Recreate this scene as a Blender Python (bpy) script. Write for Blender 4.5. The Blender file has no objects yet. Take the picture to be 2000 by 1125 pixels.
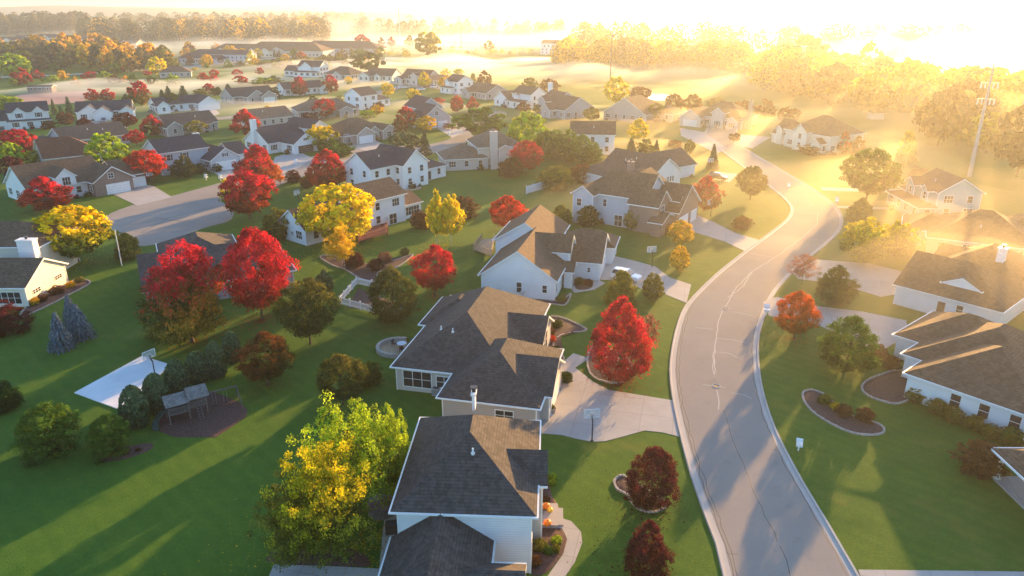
import bpy, bmesh, math, random
from mathutils import Vector, Matrix, noise
rnd = random.Random(7)
R = math.radians
sc = bpy.context.scene
COL = sc.collection

# ------------------------------------------------------------------ camera
CAMH, FPX, HORY = 40.0, 1450.0, 12.0
PIT = math.atan((562.5 - HORY) / FPX)
CP, SP = math.cos(PIT), math.sin(PIT)

def at(px, py, z=0.0):
    """world point at height z seen at photo pixel px,py (2000 x 1125)"""
    X, Y = px - 1000, 562.5 - py
    dy, dz = FPX * CP + Y * SP, -FPX * SP + Y * CP
    t = (z - CAMH) / dz
    return Vector((X * t, dy * t, z))

def depth(p):
    return p.y * CP - (p.z - CAMH) * SP

def height_at(p, py):
    """height of a vertical thing standing at ground point p whose top shows on row py"""
    Y = 562.5 - py
    return CAMH + p.y * (-FPX * SP + Y * CP) / (FPX * CP + Y * SP)

cd = bpy.data.cameras.new('camera')
cam = bpy.data.objects.new('camera', cd)
COL.objects.link(cam)
cam.location = (0, 0, CAMH)
cam.rotation_euler = (math.pi / 2 - PIT, 0, 0)
cd.sensor_width = 36
cd.lens = FPX / 2000 * 36
cd.clip_end = 30000
sc.camera = cam

# ------------------------------------------------------------------ light
SUN_AZ, SUN_EL = 31.0, 8.3
world = bpy.data.worlds.new('World')
sc.world = world
world.use_nodes = True
nt = world.node_tree
sky = nt.nodes.new('ShaderNodeTexSky')
sky.sky_type = 'NISHITA'
sky.sun_disc = False
sky.sun_elevation = R(SUN_EL)
sky.sun_rotation = R(SUN_AZ)
sky.altitude = 100
sky.air_density = 1.0
sky.dust_density = 1.0
sky.ozone_density = 3.0
bg = nt.nodes['Background']
bg.inputs['Strength'].default_value = 0.15
nt.links.new(sky.outputs[0], bg.inputs[0])
ld = bpy.data.lights.new('sun', 'SUN')
ld.energy = 5.0
ld.angle = R(0.6)
ld.color = (1.0, 0.57, 0.18)
sun = bpy.data.objects.new('sun', ld)
COL.objects.link(sun)
sd = Vector((math.sin(R(SUN_AZ)) * math.cos(R(SUN_EL)), math.cos(R(SUN_AZ)) * math.cos(R(SUN_EL)), math.sin(R(SUN_EL))))
sun.rotation_euler = sd.to_track_quat('Z', 'Y').to_euler()
sun.location = sd * 100 + Vector((0, 0, 200))
vs = sc.view_settings
vs.view_transform = 'Standard'
vs.look = 'None'
vs.exposure = 2.05
vs.gamma = 1
cy = sc.cycles
cy.use_denoising = True
cy.max_bounces = 6
cy.diffuse_bounces = 3
cy.glossy_bounces = 2
cy.transmission_bounces = 3
cy.transparent_max_bounces = 8
cy.volume_bounces = 1
cy.sample_clamp_indirect = 6
cy.use_adaptive_sampling = True
cy.adaptive_threshold = 0.02

# ------------------------------------------------------------------ materials
class N:
    """small node helper"""
    def __init__(s, name):
        s.m = bpy.data.materials.new(name)
        s.m.use_nodes = True
        s.t = s.m.node_tree
        s.b = s.t.nodes.get('Principled BSDF')
        s.out = s.t.nodes.get('Material Output')
    def n(s, typ, **kw):
        nd = s.t.nodes.new('ShaderNode' + typ)
        for k, v in kw.items():
            setattr(nd, k, v)
        return nd
    def l(s, a, b):
        s.t.links.new(a, b)
    def math(s, op, a, b=None):
        nd = s.n('Math', operation=op)
        for i, v in enumerate((a, b)):
            if v is None: continue
            if isinstance(v, (int, float)): nd.inputs[i].default_value = v
            else: s.l(v, nd.inputs[i])
        return nd.outputs[0]
    def pos(s):
        return s.n('NewGeometry').outputs['Position']
    def noise(s, scale, vec=None, detail=3, rough=.55):
        nd = s.n('TexNoise')
        nd.inputs['Scale'].default_value = scale
        nd.inputs['Detail'].default_value = detail
        nd.inputs['Roughness'].default_value = rough
        s.l(vec if vec is not None else s.pos(), nd.inputs['Vector'])
        return nd.outputs['Fac']
    def ramp(s, fac, *stops):
        nd = s.n('ValToRGB')
        e = nd.color_ramp.elements
        while len(e) < len(stops): e.new(.5)
        for el, (p, c) in zip(e, stops):
            el.position = p
            el.color = (*c, 1)
        s.l(fac, nd.inputs[0])
        return nd.outputs[0]
    def mix(s, fac, a, b, typ='MIX'):
        nd = s.n('Mix', data_type='RGBA', blend_type=typ)
        for i, v in ((0, fac), (6, a), (7, b)):
            if isinstance(v, (int, float)): nd.inputs[i].default_value = v
            elif isinstance(v, tuple): nd.inputs[i].default_value = (*v, 1)
            else: s.l(v, nd.inputs[i])
        return nd.outputs[2]
    def bump(s, h, strength=.3, dist=.05):
        nd = s.n('Bump')
        nd.inputs['Strength'].default_value = strength
        nd.inputs['Distance'].default_value = dist
        s.l(h, nd.inputs['Height'])
        s.l(nd.outputs[0], s.b.inputs['Normal'])
    def col(s, c):
        if isinstance(c, tuple): s.b.inputs['Base Color'].default_value = (*c, 1)
        else: s.l(c, s.b.inputs['Base Color'])
    def set(s, rough=.8, spec=.3, metal=0):
        s.b.inputs['Roughness'].default_value = rough
        s.b.inputs['Specular IOR Level'].default_value = spec
        s.b.inputs['Metallic'].default_value = metal

MATS = {}
def plain(name, c, rough=.7, var=.12, scale=3.0, spec=.3, metal=0):
    if name in MATS: return MATS[name]
    k = N(name)
    lo = tuple(x * (1 - var) for x in c); hi = tuple(min(1, x * (1 + var)) for x in c)
    k.col(k.ramp(k.noise(scale), (.3, lo), (.7, hi)))
    k.set(rough, spec, metal)
    MATS[name] = k.m
    return k.m

def grass_mat():
    k = N('lawn grass')
    p = k.pos()
    a = k.ramp(k.noise(.05, p, 5, .6), (.36, (.046, .125, .014)), (.64, (.135, .205, .022)))
    b = k.ramp(k.noise(.55, p, 5, .7), (.3, (.030, .105, .012)), (.7, (.095, .180, .024)))
    c = k.mix(.55, a, b)
    f = k.ramp(k.noise(4.0, p, 5, .8), (.35, (0, 0, 0)), (.65, (1, 1, 1)))
    c = k.mix(k.math('MULTIPLY', f, .5), c, (.018, .066, .010))
    dry = k.ramp(k.noise(.09, p, 5, .65), (.56, (0, 0, 0)), (.72, (1, 1, 1)))
    c = k.mix(k.math('MULTIPLY', dry, .5), c, (.17, .16, .035))
    # mown stripes, soft
    w = k.n('TexWave', wave_type='BANDS', bands_direction='DIAGONAL')
    w.inputs['Scale'].default_value = .30
    w.inputs['Distortion'].default_value = 1.2
    w.inputs['Detail'].default_value = 2
    k.l(p, w.inputs['Vector'])
    c = k.mix(k.math('MULTIPLY', w.outputs['Fac'], .18), c, (.026, .090, .012))
    k.col(c)
    k.set(.95, .1)
    k.bump(k.noise(9, p, 3, .8), .7, .12)
    MATS['grass'] = k.m
grass_mat()

def road_mat():
    k = N('asphalt')
    p = k.pos()
    a = k.ramp(k.noise(.11, p, 5, .6), (.3, (.24, .206, .175)), (.7, (.315, .272, .232)))
    g = k.ramp(k.noise(14, p, 4, .8), (.3, (.17, .152, .138)), (.7, (.39, .35, .315)))
    c = k.mix(.45, a, g)
    st = k.ramp(k.noise(.5, p, 6, .7), (.58, (0, 0, 0)), (.75, (1, 1, 1)))
    c = k.mix(k.math('MULTIPLY', st, .45), c, (.14, .132, .125))
    k.col(c); k.set(.95, .08); k.bump(k.noise(25, p, 2), .25, .02)
    MATS['road'] = k.m
road_mat()

def concrete_mat(name, c, joints=True):
    k = N(name)
    p = k.pos()
    a = k.ramp(k.noise(.35, p, 5, .65), (.3, tuple(x * .82 for x in c)), (.7, tuple(x * 1.1 for x in c)))
    g = k.ramp(k.noise(9, p, 4, .8), (.3, tuple(x * .85 for x in c)), (.7, tuple(x * 1.12 for x in c)))
    col = k.mix(.4, a, g)
    if joints:
        mp = k.n('Mapping'); mp.inputs['Rotation'].default_value = (0, 0, R(14))
        k.l(p, mp.inputs['Vector'])
        br = k.n('TexBrick'); br.offset = 0
        br.inputs['Scale'].default_value = 1
        br.inputs['Brick Width'].default_value = 3.3
        br.inputs['Row Height'].default_value = 3.3
        br.inputs['Mortar Size'].default_value = .035
        br.inputs['Color1'].default_value = (0, 0, 0, 1)
        br.inputs['Color2'].default_value = (.25, .25, .25, 1)
        br.inputs['Mortar'].default_value = (1, 1, 1, 1)
        k.l(mp.outputs[0], br.inputs['Vector'])
        col = k.mix(k.math('MULTIPLY', br.outputs['Color'], .55), col, tuple(x * .5 for x in c))
    k.col(col); k.set(.85, .25)
    MATS[name] = k.m
concrete_mat('concrete', (.40, .37, .34))
concrete_mat('kerb concrete', (.42, .39, .36), False)
concrete_mat('court concrete', (.70, .70, .70), False)

def shingle_mat(name, c):
    k = N(name)
    tc = k.n('TexCoord').outputs['Object']
    p = k.n('Mapping'); k.l(tc, p.inputs['Vector'])
    a = k.ramp(k.noise(.5, tc, 4), (.3, tuple(x * .85 for x in c)), (.7, tuple(x * 1.1 for x in c)))
    v = k.n('TexVoronoi'); v.inputs['Scale'].default_value = 3.2
    k.l(tc, v.inputs['Vector'])
    hs = k.n('SeparateColor'); k.l(v.outputs['Color'], hs.inputs[0])
    b = k.ramp(hs.outputs[0], (.1, tuple(x * .62 for x in c)), (.9, tuple(x * 1.4 for x in c)))
    col = k.mix(.6, a, b)
    z = k.n('SeparateXYZ'); k.l(tc, z.inputs[0])
    rows = k.math('FRACT', k.math('MULTIPLY', z.outputs[2], 6.5))
    col = k.mix(k.math('MULTIPLY', k.math('GREATER_THAN', rows, .74), .5), col, tuple(x * .5 for x in c))
    k.col(col); k.set(.9, .12)
    k.bump(rows, .5, .03)
    MATS[name] = k.m
shingle_mat('shingle charcoal', (.080, .067, .061))
shingle_mat('shingle brown', (.14, .088, .058))
shingle_mat('shingle slate', (.045, .048, .062))
shingle_mat('shingle tan', (.17, .12, .085))
shingle_mat('shingle red', (.16, .065, .04))
shingle_mat('shingle cedar', (.19, .175, .165))

def siding_mat(name, c, lap=.22):
    k = N(name)
    tc = k.n('TexCoord').outputs['Object']
    z = k.n('SeparateXYZ'); k.l(tc, z.inputs[0])
    f = k.math('FRACT', k.math('DIVIDE', z.outputs[2], lap))
    col = k.ramp(k.noise(.8, tc, 4), (.3, tuple(x * .93 for x in c)), (.7, c))
    col = k.mix(k.math('MULTIPLY', k.math('LESS_THAN', f, .16), .45), col, tuple(x * .55 for x in c))
    k.col(col); k.set(.55, .3); k.bump(f, .4, .03)
    MATS[name] = k.m
siding_mat('siding white', (.80, .80, .79))
siding_mat('siding cream', (.76, .70, .58))
siding_mat('siding beige', (.56, .50, .44))
siding_mat('siding grey', (.38, .39, .41))
siding_mat('siding taupe', (.44, .38, .35))
siding_mat('siding teal', (.30, .47, .48))
siding_mat('siding blue grey', (.47, .51, .56))

def brick_mat(name, c):
    k = N(name)
    tc = k.n('TexCoord').outputs['Object']
    mp = k.n('Mapping'); mp.inputs['Rotation'].default_value = (R(90), 0, 0)
    k.l(tc, mp.inputs['Vector'])
    br = k.n('TexBrick')
    br.inputs['Scale'].default_value = 2.2
    br.inputs['Color1'].default_value = (*c, 1)
    br.inputs['Color2'].default_value = (*[x * .7 for x in c], 1)
    br.inputs['Mortar'].default_value = (.35, .32, .29, 1)
    k.l(mp.outputs[0], br.inputs['Vector'])
    k.col(k.mix(k.math('MULTIPLY', k.noise(1.2, tc), .4), br.outputs['Color'], tuple(x * .7 for x in c)))
    k.set(.85, .2)
    MATS[name] = k.m
brick_mat('brick brown', (.26, .17, .14))
brick_mat('brick tan', (.38, .30, .25))

plain('trim white', (.78, .77, .74), .5, .05)
plain('door white', (.76, .76, .75), .45, .05)
plain('door grey', (.34, .33, .34), .5, .06)
plain('door dark', (.035, .035, .04), .4, .1)
plain('glass', (.022, .026, .034), .08, .3, .7, .6)
plain('shutter', (.03, .032, .04), .6)
plain('vent white', (.75, .75, .75), .4)
plain('bark', (.075, .055, .042), .95, .35, 4)
plain('birch bark', (.42, .39, .35), .9, .3, 6)
plain('mulch', (.085, .045, .038), .95, .5, 6)
plain('soil', (.06, .038, .034), .95, .4, 5)
plain('stone', (.36, .32, .28), .9, .25, 4)
plain('steel black', (.03, .03, .033), .45)
def clear_mat():
    k = N('clear board')
    k.col((.75, .78, .8)); k.set(.15, .5)
    k.b.inputs['Alpha'].default_value = .28
    MATS['clear board'] = k.m
clear_mat()
plain('acrylic white', (.70, .72, .74), .25)
plain('orange rim', (.55, .10, .02), .4)
plain('pole wood', (.20, .17, .14), .9, .2)
plain('pole grey', (.33, .33, .33), .6)
plain('pole white', (.70, .70, .68), .5)
plain('fence white', (.72, .72, .72), .5, .06)
plain('wood grey', (.12, .105, .10), .9, .25, 5)
plain('wood red', (.22, .065, .05), .8, .2, 5)
plain('wood tan', (.34, .25, .16), .8, .2, 5)
plain('slide green', (.02, .06, .045), .35)
plain('vinyl purple', (.16, .09, .15), .5)
plain('rubber', (.018, .018, .02), .8)
plain('paint white', (.72, .73, .74), .18, .03, 1, .6)
plain('paint dark', (.03, .03, .035), .15, .05, 1, .6)
plain('paint blue', (.10, .15, .24), .18, .05, 1, .6)
plain('paint red', (.36, .09, .06), .2, .05, 1, .6)
plain('pumpkin orange', (.75, .20, .02), .5)
plain('gourd yellow', (.75, .48, .05), .5)
plain('mortar pale', (.46, .43, .40), .8)
plain('tar dark', (.03, .028, .028), .6)
plain('infield clay', (.33, .19, .155), .95, .12, .2)
plain('lens glass', (.75, .72, .66), .15)

LEAF = {}
def leaf_mat(name, top, low=None, split=.5, soft=.25, side=None, transl=.45):
    """top colour above split, low colour beneath; side tints the +x flank (real leaf colours, by the crown's own coordinates)"""
    k = N('leaves ' + name)
    tc = k.n('TexCoord').outputs['Object']
    s = k.n('SeparateXYZ'); k.l(tc, s.inputs[0])
    at_ = k.n('Attribute', attribute_name='tint')
    tint = at_.outputs['Fac']
    c = top
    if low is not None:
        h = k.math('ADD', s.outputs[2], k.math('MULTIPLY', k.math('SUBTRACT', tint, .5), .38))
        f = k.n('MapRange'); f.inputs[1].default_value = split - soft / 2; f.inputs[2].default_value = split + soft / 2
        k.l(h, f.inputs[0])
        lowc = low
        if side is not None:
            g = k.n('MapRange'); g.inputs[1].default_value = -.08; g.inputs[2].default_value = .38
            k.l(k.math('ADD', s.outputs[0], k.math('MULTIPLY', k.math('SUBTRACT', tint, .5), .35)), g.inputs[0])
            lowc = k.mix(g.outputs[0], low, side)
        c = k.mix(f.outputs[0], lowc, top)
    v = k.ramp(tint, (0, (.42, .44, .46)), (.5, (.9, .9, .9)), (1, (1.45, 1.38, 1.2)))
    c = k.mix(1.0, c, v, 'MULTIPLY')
    d = k.n('BsdfDiffuse'); t = k.n('BsdfTranslucent'); mx = k.n('MixShader')
    k.l(c, d.inputs[0]); k.l(c, t.inputs[0])
    mx.inputs[0].default_value = transl
    k.l(d.outputs[0], mx.inputs[1]); k.l(t.outputs[0], mx.inputs[2])
    k.l(mx.outputs[0], k.out.inputs['Surface'])
    LEAF[name] = k.m
RED, CRIM, ORG, YEL, LIME, GRN, DGRN, OLV = (.56, .02, .045), (.22, .014, .025), (.48, .12, .02), (.82, .64, .015), (.38, .50, .03), (.10, .19, .03), (.055, .105, .022), (.21, .21, .035)
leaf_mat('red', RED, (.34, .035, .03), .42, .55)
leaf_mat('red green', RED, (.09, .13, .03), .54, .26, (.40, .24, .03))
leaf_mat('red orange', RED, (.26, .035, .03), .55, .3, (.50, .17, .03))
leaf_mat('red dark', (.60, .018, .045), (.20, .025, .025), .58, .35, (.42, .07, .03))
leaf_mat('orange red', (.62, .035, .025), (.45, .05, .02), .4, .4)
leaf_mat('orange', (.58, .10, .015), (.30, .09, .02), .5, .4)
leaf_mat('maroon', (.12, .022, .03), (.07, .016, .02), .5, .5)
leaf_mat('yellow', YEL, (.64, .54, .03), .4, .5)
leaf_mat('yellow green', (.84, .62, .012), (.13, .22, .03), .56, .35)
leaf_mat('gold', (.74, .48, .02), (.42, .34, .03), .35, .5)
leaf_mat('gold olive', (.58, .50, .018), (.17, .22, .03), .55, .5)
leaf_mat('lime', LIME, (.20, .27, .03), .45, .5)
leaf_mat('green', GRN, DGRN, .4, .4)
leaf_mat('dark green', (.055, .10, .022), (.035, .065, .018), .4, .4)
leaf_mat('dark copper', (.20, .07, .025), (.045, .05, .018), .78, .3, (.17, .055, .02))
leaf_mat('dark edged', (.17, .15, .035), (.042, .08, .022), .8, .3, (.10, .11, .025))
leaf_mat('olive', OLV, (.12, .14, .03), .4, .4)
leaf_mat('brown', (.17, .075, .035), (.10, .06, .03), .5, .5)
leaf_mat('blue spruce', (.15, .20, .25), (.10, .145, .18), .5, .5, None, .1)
leaf_mat('arborvitae', (.11, .18, .085), (.05, .095, .05), .5, .5, None, .15)  # paler top paints in the light rim that separates the row
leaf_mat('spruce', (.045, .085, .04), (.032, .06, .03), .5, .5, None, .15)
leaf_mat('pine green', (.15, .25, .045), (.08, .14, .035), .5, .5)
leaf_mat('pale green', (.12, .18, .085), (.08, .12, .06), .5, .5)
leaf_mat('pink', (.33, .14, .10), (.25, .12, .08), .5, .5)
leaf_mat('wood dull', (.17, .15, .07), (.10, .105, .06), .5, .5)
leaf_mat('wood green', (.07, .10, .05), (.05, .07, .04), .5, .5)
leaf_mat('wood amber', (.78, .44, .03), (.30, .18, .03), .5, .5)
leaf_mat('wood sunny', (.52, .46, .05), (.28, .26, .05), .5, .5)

# ------------------------------------------------------------------ mesh helpers
class MB:
    def __init__(s):
        s.v, s.f, s.mi = [], [], []
        s.mats = []
    def slot(s, m):
        if isinstance(m, str): m = MATS[m]
        if m not in s.mats: s.mats.append(m)
        return s.mats.index(m)
    def poly(s, pts, m):
        b = len(s.v)
        s.v += [tuple(p) for p in pts]
        s.f.append(tuple(range(b, b + len(pts))))
        s.mi.append(s.slot(m))
    def box(s, lo, hi, m, M=None):
        x0, y0, z0 = lo; x1, y1, z1 = hi
        c = [Vector(p) for p in ((x0, y0, z0), (x1, y0, z0), (x1, y1, z0), (x0, y1, z0), (x0, y0, z1), (x1, y0, z1), (x1, y1, z1), (x0, y1, z1))]
        if M is not None: c = [M @ p for p in c]
        b = len(s.v); k = s.slot(m)
        s.v += [tuple(p) for p in c]
        for q in ((0, 3, 2, 1), (4, 5, 6, 7), (0, 1, 5, 4), (1, 2, 6, 5), (2, 3, 7, 6), (3, 0, 4, 7)):
            s.f.append(tuple(b + i for i in q)); s.mi.append(k)
    def tube(s, pts, rad, m, n=8, cap=True):
        pts = [Vector(p) for p in pts]
        if isinstance(rad, (int, float)): rad = [rad] * len(pts)
        b = len(s.v); k = s.slot(m)
        for i, p in enumerate(pts):
            d = (pts[min(i + 1, len(pts) - 1)] - pts[max(i - 1, 0)]).normalized()
            u = d.orthogonal().normalized(); w = d.cross(u)
            if abs(d.z) < .95:
                u = d.cross(Vector((0, 0, 1))).normalized(); w = d.cross(u)
            for j in range(n):
                a = 2 * math.pi * j / n
                s.v.append(tuple(p + (u * math.cos(a) + w * math.sin(a)) * rad[i]))
        for i in range(len(pts) - 1):
            for j in range(n):
                j2 = (j + 1) % n
                s.f.append((b + i * n + j, b + i * n + j2, b + (i + 1) * n + j2, b + (i + 1) * n + j)); s.mi.append(k)
        if cap:
            s.f.append(tuple(b + j for j in reversed(range(n)))); s.mi.append(k)
            e = b + (len(pts) - 1) * n
            s.f.append(tuple(e + j for j in range(n))); s.mi.append(k)
    def prism(s, pts, z0, z1, m, side=None):
        """closed slab from a ground outline (list of xy)"""
        n = len(pts)
        ar = sum(pts[i][0] * pts[(i + 1) % n][1] - pts[(i + 1) % n][0] * pts[i][1] for i in range(n))
        if ar < 0: pts = pts[::-1]
        s.poly([(p[0], p[1], z1) for p in pts], m)
        for i in range(n):
            a, b2 = pts[i], pts[(i + 1) % n]
            s.poly([(a[0], a[1], z0), (b2[0], b2[1], z0), (b2[0], b2[1], z1), (a[0], a[1], z1)], side or m)
    def lathe(s, prof, m, n=16, c=(0, 0, 0), sq=None):
        b = len(s.v); k = s.slot(m)
        for r, z in prof:
            for j in range(n):
                a = 2 * math.pi * j / n
                rr = r * (sq(a) if sq else 1)
                s.v.append((c[0] + rr * math.cos(a), c[1] + rr * math.sin(a), c[2] + z))
        for i in range(len(prof) - 1):
            for j in range(n):
                j2 = (j + 1) % n
                s.f.append((b + i * n + j, b + i * n + j2, b + (i + 1) * n + j2, b + (i + 1) * n + j)); s.mi.append(k)
    def mesh(s, name, smooth=False):
        me = bpy.data.meshes.new(name)
        me.from_pydata(s.v, [], s.f)
        for m in s.mats: me.materials.append(m)
        me.polygons.foreach_set('material_index', s.mi)
        if smooth: me.polygons.foreach_set('use_smooth', [True] * len(s.f))
        me.update()
        return me
    def build(s, name, parent=None, smooth=False, loc=None):
        o = bpy.data.objects.new(name, s.mesh(name, smooth))
        COL.objects.link(o)
        if parent is not None: o.parent = parent
        if loc is not None: o.location = loc
        return o

def tag(o, label=None, cat=None, group=None, kind=None):
    for k, v in (('label', label), ('category', cat), ('group', group), ('kind', kind)):
        if v: o[k] = v
    return o

def thing(name, label, cat, loc=(0, 0, 0), rot=0, group=None):
    o = bpy.data.objects.new(name, None)
    o.empty_display_size = .3
    COL.objects.link(o)
    o.location = loc
    o.rotation_euler = (0, 0, rot)
    return tag(o, label, cat, group)

def dup(root, loc, rot=0, scale=None, label=None, group=None):
    r = root.copy(); COL.objects.link(r)
    r.location = loc; r.rotation_euler = (0, 0, rot)
    if scale: r.scale = scale
    if label: r['label'] = label
    if group: r['group'] = group
    for ch in list(root.children):
        c = ch.copy(); COL.objects.link(c); c.parent = r
        for g in list(ch.children):
            d = g.copy(); COL.objects.link(d); d.parent = c
    return r

def P(*pts, z=0):
    return [tuple(at(x, y, z)[:2]) for x, y in pts]

def zoom(k, x0, y0, *pts):
    return [(x0 + x * k, y0 + y * k) for x, y in pts]

def smooth_poly(pts, n=5, closed=True):
    out = []
    L = len(pts)
    for i in range(L if closed else L - 1):
        p = [Vector(pts[(i + d) % L] if closed else pts[min(max(i + d, 0), L - 1)]) for d in (-1, 0, 1, 2)]
        for j in range(n):
            t = j / n
            q = .5 * ((2 * p[1]) + (p[2] - p[0]) * t + (2 * p[0] - 5 * p[1] + 4 * p[2] - p[3]) * t * t + (3 * p[1] - p[0] - 3 * p[2] + p[3]) * t ** 3)
            out.append(tuple(q))
    if not closed: out.append(tuple(pts[-1]))
    return out

# ------------------------------------------------------------------ ground and roads
g = MB()
GS = 9000
g.poly([(-GS, -200, 0), (GS, -200, 0), (GS, GS, 0), (-GS, GS, 0)], 'grass')
tag(g.build('ground'), kind='structure')

def strip(name, left, right, z, m, kind='structure', thick=0):
    s = MB()
    for i in range(len(left) - 1):
        a, b, c, d = left[i], right[i], right[i + 1], left[i + 1]
        s.poly([(*a, z), (*b, z), (*c, z), (*d, z)], m)
    o = s.build(name)
    return tag(o, kind=kind)

def resample(pts, n):
    d = [0]
    for a, b in zip(pts, pts[1:]): d.append(d[-1] + math.dist(a, b))
    out = []
    for i in range(n):
        t = d[-1] * i / (n - 1)
        k = max(j for j in range(len(d)) if d[j] <= t + 1e-9)
        k = min(k, len(pts) - 2)
        f = (t - d[k]) / max(1e-9, d[k + 1] - d[k])
        out.append((pts[k][0] + (pts[k + 1][0] - pts[k][0]) * f, pts[k][1] + (pts[k + 1][1] - pts[k][1]) * f))
    return out

RL = [(12.5, 12)] + P((1415, 1125), (1390, 1040), (1350, 925), (1322, 815), (1310, 740), (1312, 690), (1325, 630), (1345, 590), (1400, 535), (1450, 495), (1500, 458), (1535, 430), (1545, 410), (1535, 392), (1500, 362), (1450, 325), (1410, 295))
RR = [(25.5, 12)] + P((1675, 1125), (1620, 1030), (1560, 930), (1510, 830), (1485, 745), (1480, 670), (1490, 625), (1515, 570), (1560, 520), (1610, 480), (1640, 450), (1645, 425), (1630, 400), (1590, 370), (1540, 340), (1480, 305))
RL += [(63.5, 246), (70, 268)]; RR += [(71, 236), (79, 262)]
RL = resample(smooth_poly(RL, 6, False), 90)
RR = resample(smooth_poly(RR, 6, False), 90)
strip('road', RL, RR, .012, 'road')
def offset(pts, d):
    out = []
    for i, p in enumerate(pts):
        a, b = Vector(pts[max(0, i - 1)]), Vector(pts[min(len(pts) - 1, i + 1)])
        t = (b - a).normalized()
        out.append((p[0] + t.y * d, p[1] - t.x * d))
    return out
def kerb(pts, sgn, name='kerb'):
    """gutter pan plus raised kerb along an edge; sgn +1 when the lawn lies to the right of travel"""
    s = MB()
    prof = [(-.55, .02), (-.12, .018), (-.08, .12), (.10, .13), (.16, .0)]
    rows = [[(*q, z) for q in offset(pts, d * sgn)] for d, z in prof]
    for r0, r1 in zip(rows, rows[1:]):
        for i in range(len(pts) - 1):
            q = [r0[i], r0[i + 1], r1[i + 1], r1[i]]
            s.poly(q if sgn < 0 else q[::-1], 'kerb concrete')
    return tag(s.build(name), kind='structure')
kerb(RL, -1); kerb(RR, 1)

# sealed cracks and joints on the road: thin ribbons lying 4 mm above it
def ribbons(name, lines, w, m, z=.018, jit=.12):
    s = MB()
    for ln in lines:
        pts = resample(ln, max(3, int(sum(math.dist(a, b) for a, b in zip(ln, ln[1:])) / 1.0)))
        pts = [(p[0] + rnd.uniform(-jit, jit), p[1] + rnd.uniform(-jit, jit)) for p in pts]
        a, b = offset(pts, w / 2), offset(pts, -w / 2)
        for i in range(len(pts) - 1):
            s.poly([(*b[i], z), (*a[i], z), (*a[i + 1], z), (*b[i + 1], z)], m)
    return tag(s.build(name), kind='structure')
mid = [((a[0] + b[0]) / 2, (a[1] + b[1]) / 2) for a, b in zip(RL, RR)]
def cross(i, f0, f1):
    a, b = Vector(RL[i]), Vector(RR[i])
    return [tuple(a.lerp(b, f0)), tuple(a.lerp(b, f1))]
pale = [P(*zoom(.35, 1300, 350, (850, 190), (850, 245), (770, 320), (620, 430), (480, 520), (390, 610), (345, 690), (325, 725), (300, 780), (280, 900), (272, 1000), (275, 1110))),
        P(*zoom(.35, 1300, 350, (750, 185), (845, 190))), P(*zoom(.35, 1300, 350, (480, 520), (440, 590), (350, 660))),
        P(*zoom(.35, 1300, 350, (285, 890), (360, 895), (455, 915))), P(*zoom(.35, 1300, 350, (285, 965), (350, 970), (410, 1000))),
        P(*zoom(.35, 1300, 350, (450, 410), (590, 435))), P(*zoom(.35, 1300, 350, (170, 828), (270, 840))), P(*zoom(.35, 1300, 350, (380, 740), (500, 765))),
        P(*zoom(.35, 1300, 350, (270, 950), (262, 1040), (275, 1100))), P(*zoom(.35, 1300, 731, (290, 90), (300, 150), (296, 200))),
        P(*zoom(.35, 1300, 731, (370, 105), (430, 110), (480, 135))), P(*zoom(.35, 1300, 731, (215, 60), (330, 75))), P(*zoom(.35, 1300, 350, (800, 130), (825, 150)))]
ribbons('road_crack_lines', pale, .085, 'mortar pale')
dark = [P(*zoom(.35, 1300, 731, (325, 200), (360, 330), (420, 480), (490, 640), (560, 800), (630, 940))), P(*zoom(.35, 1300, 731, (640, 960), (700, 1125))),
        P(*zoom(.35, 1300, 731, (600, 418), (700, 428))), P(*zoom(.35, 1300, 731, (330, 995), (400, 1005))),
        resample([(p[0] + .75, p[1]) for p in RL[6:50]], 40), resample([(p[0] + 1.0, p[1]) for p in RL[6:38]], 30), resample([(p[0] - .7, p[1]) for p in RR[4:40]], 40)]
ribbons('road_tar_lines', dark, .05, 'tar dark')

def slab(name, pts, m='concrete', z=.03, smooth=False, kind='structure'):
    s = MB()
    if smooth: pts = smooth_poly(pts, 5)
    s.prism(pts, -.05, z, m)
    return tag(s.build(name), kind=kind)

slab('driveway', P((1052, 846), (1098, 850), (1130, 858), (1156, 863), (1182, 862), (1220, 852), (1259, 841), (1295, 845), (1326, 853), (1313, 782), (1245, 771), (1189, 762), (1157, 745), (1140, 731), (1120, 716), (1098, 708), (1060, 715), (1040, 806)))
slab('driveway', P((1150, 500), (1199, 500), (1245, 511), (1280, 521), (1308, 542), (1350, 556), (1341, 592), (1297, 574), (1266, 569), (1210, 548), (1168, 546)))
slab('path', P((1112, 560), (1168, 546), (1182, 553), (1160, 566), (1122, 572)), z=.026)
slab('driveway', P((1290, 437), (1331, 407), (1394, 434), (1436, 455), (1486, 470), (1456, 491), (1415, 472), (1349, 451)))
slab('driveway', P((1490, 590), (1517, 580), (1597, 598), (1685, 609), (1770, 626), (1775, 655), (1713, 690), (1660, 660), (1590, 632), (1502, 617)))
slab('driveway', P((1545, 532), (1595, 507), (1700, 515), (1760, 530), (1750, 575), (1720, 580), (1640, 555), (1560, 545)))
slab('path', P((1601, 366), (1700, 369), (1800, 370), (1800, 376), (1700, 375), (1607, 372)))
slab('path', P((1632, 402), (1790, 407), (1790, 411), (1633, 406)))
slab('driveway', P((206, 374), (255, 355), (301, 364), (336, 385), (269, 402), (224, 381)))
slab('driveway', P((410, 332), (468, 318), (500, 335), (440, 354), (430, 345)))
slab('driveway', P((538, 306), (582, 295), (611, 309), (584, 327), (546, 340), (530, 322)))
slab('driveway', P((664, 281), (722, 271), (744, 270), (738, 277), (771, 288), (740, 300), (694, 290)))
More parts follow.
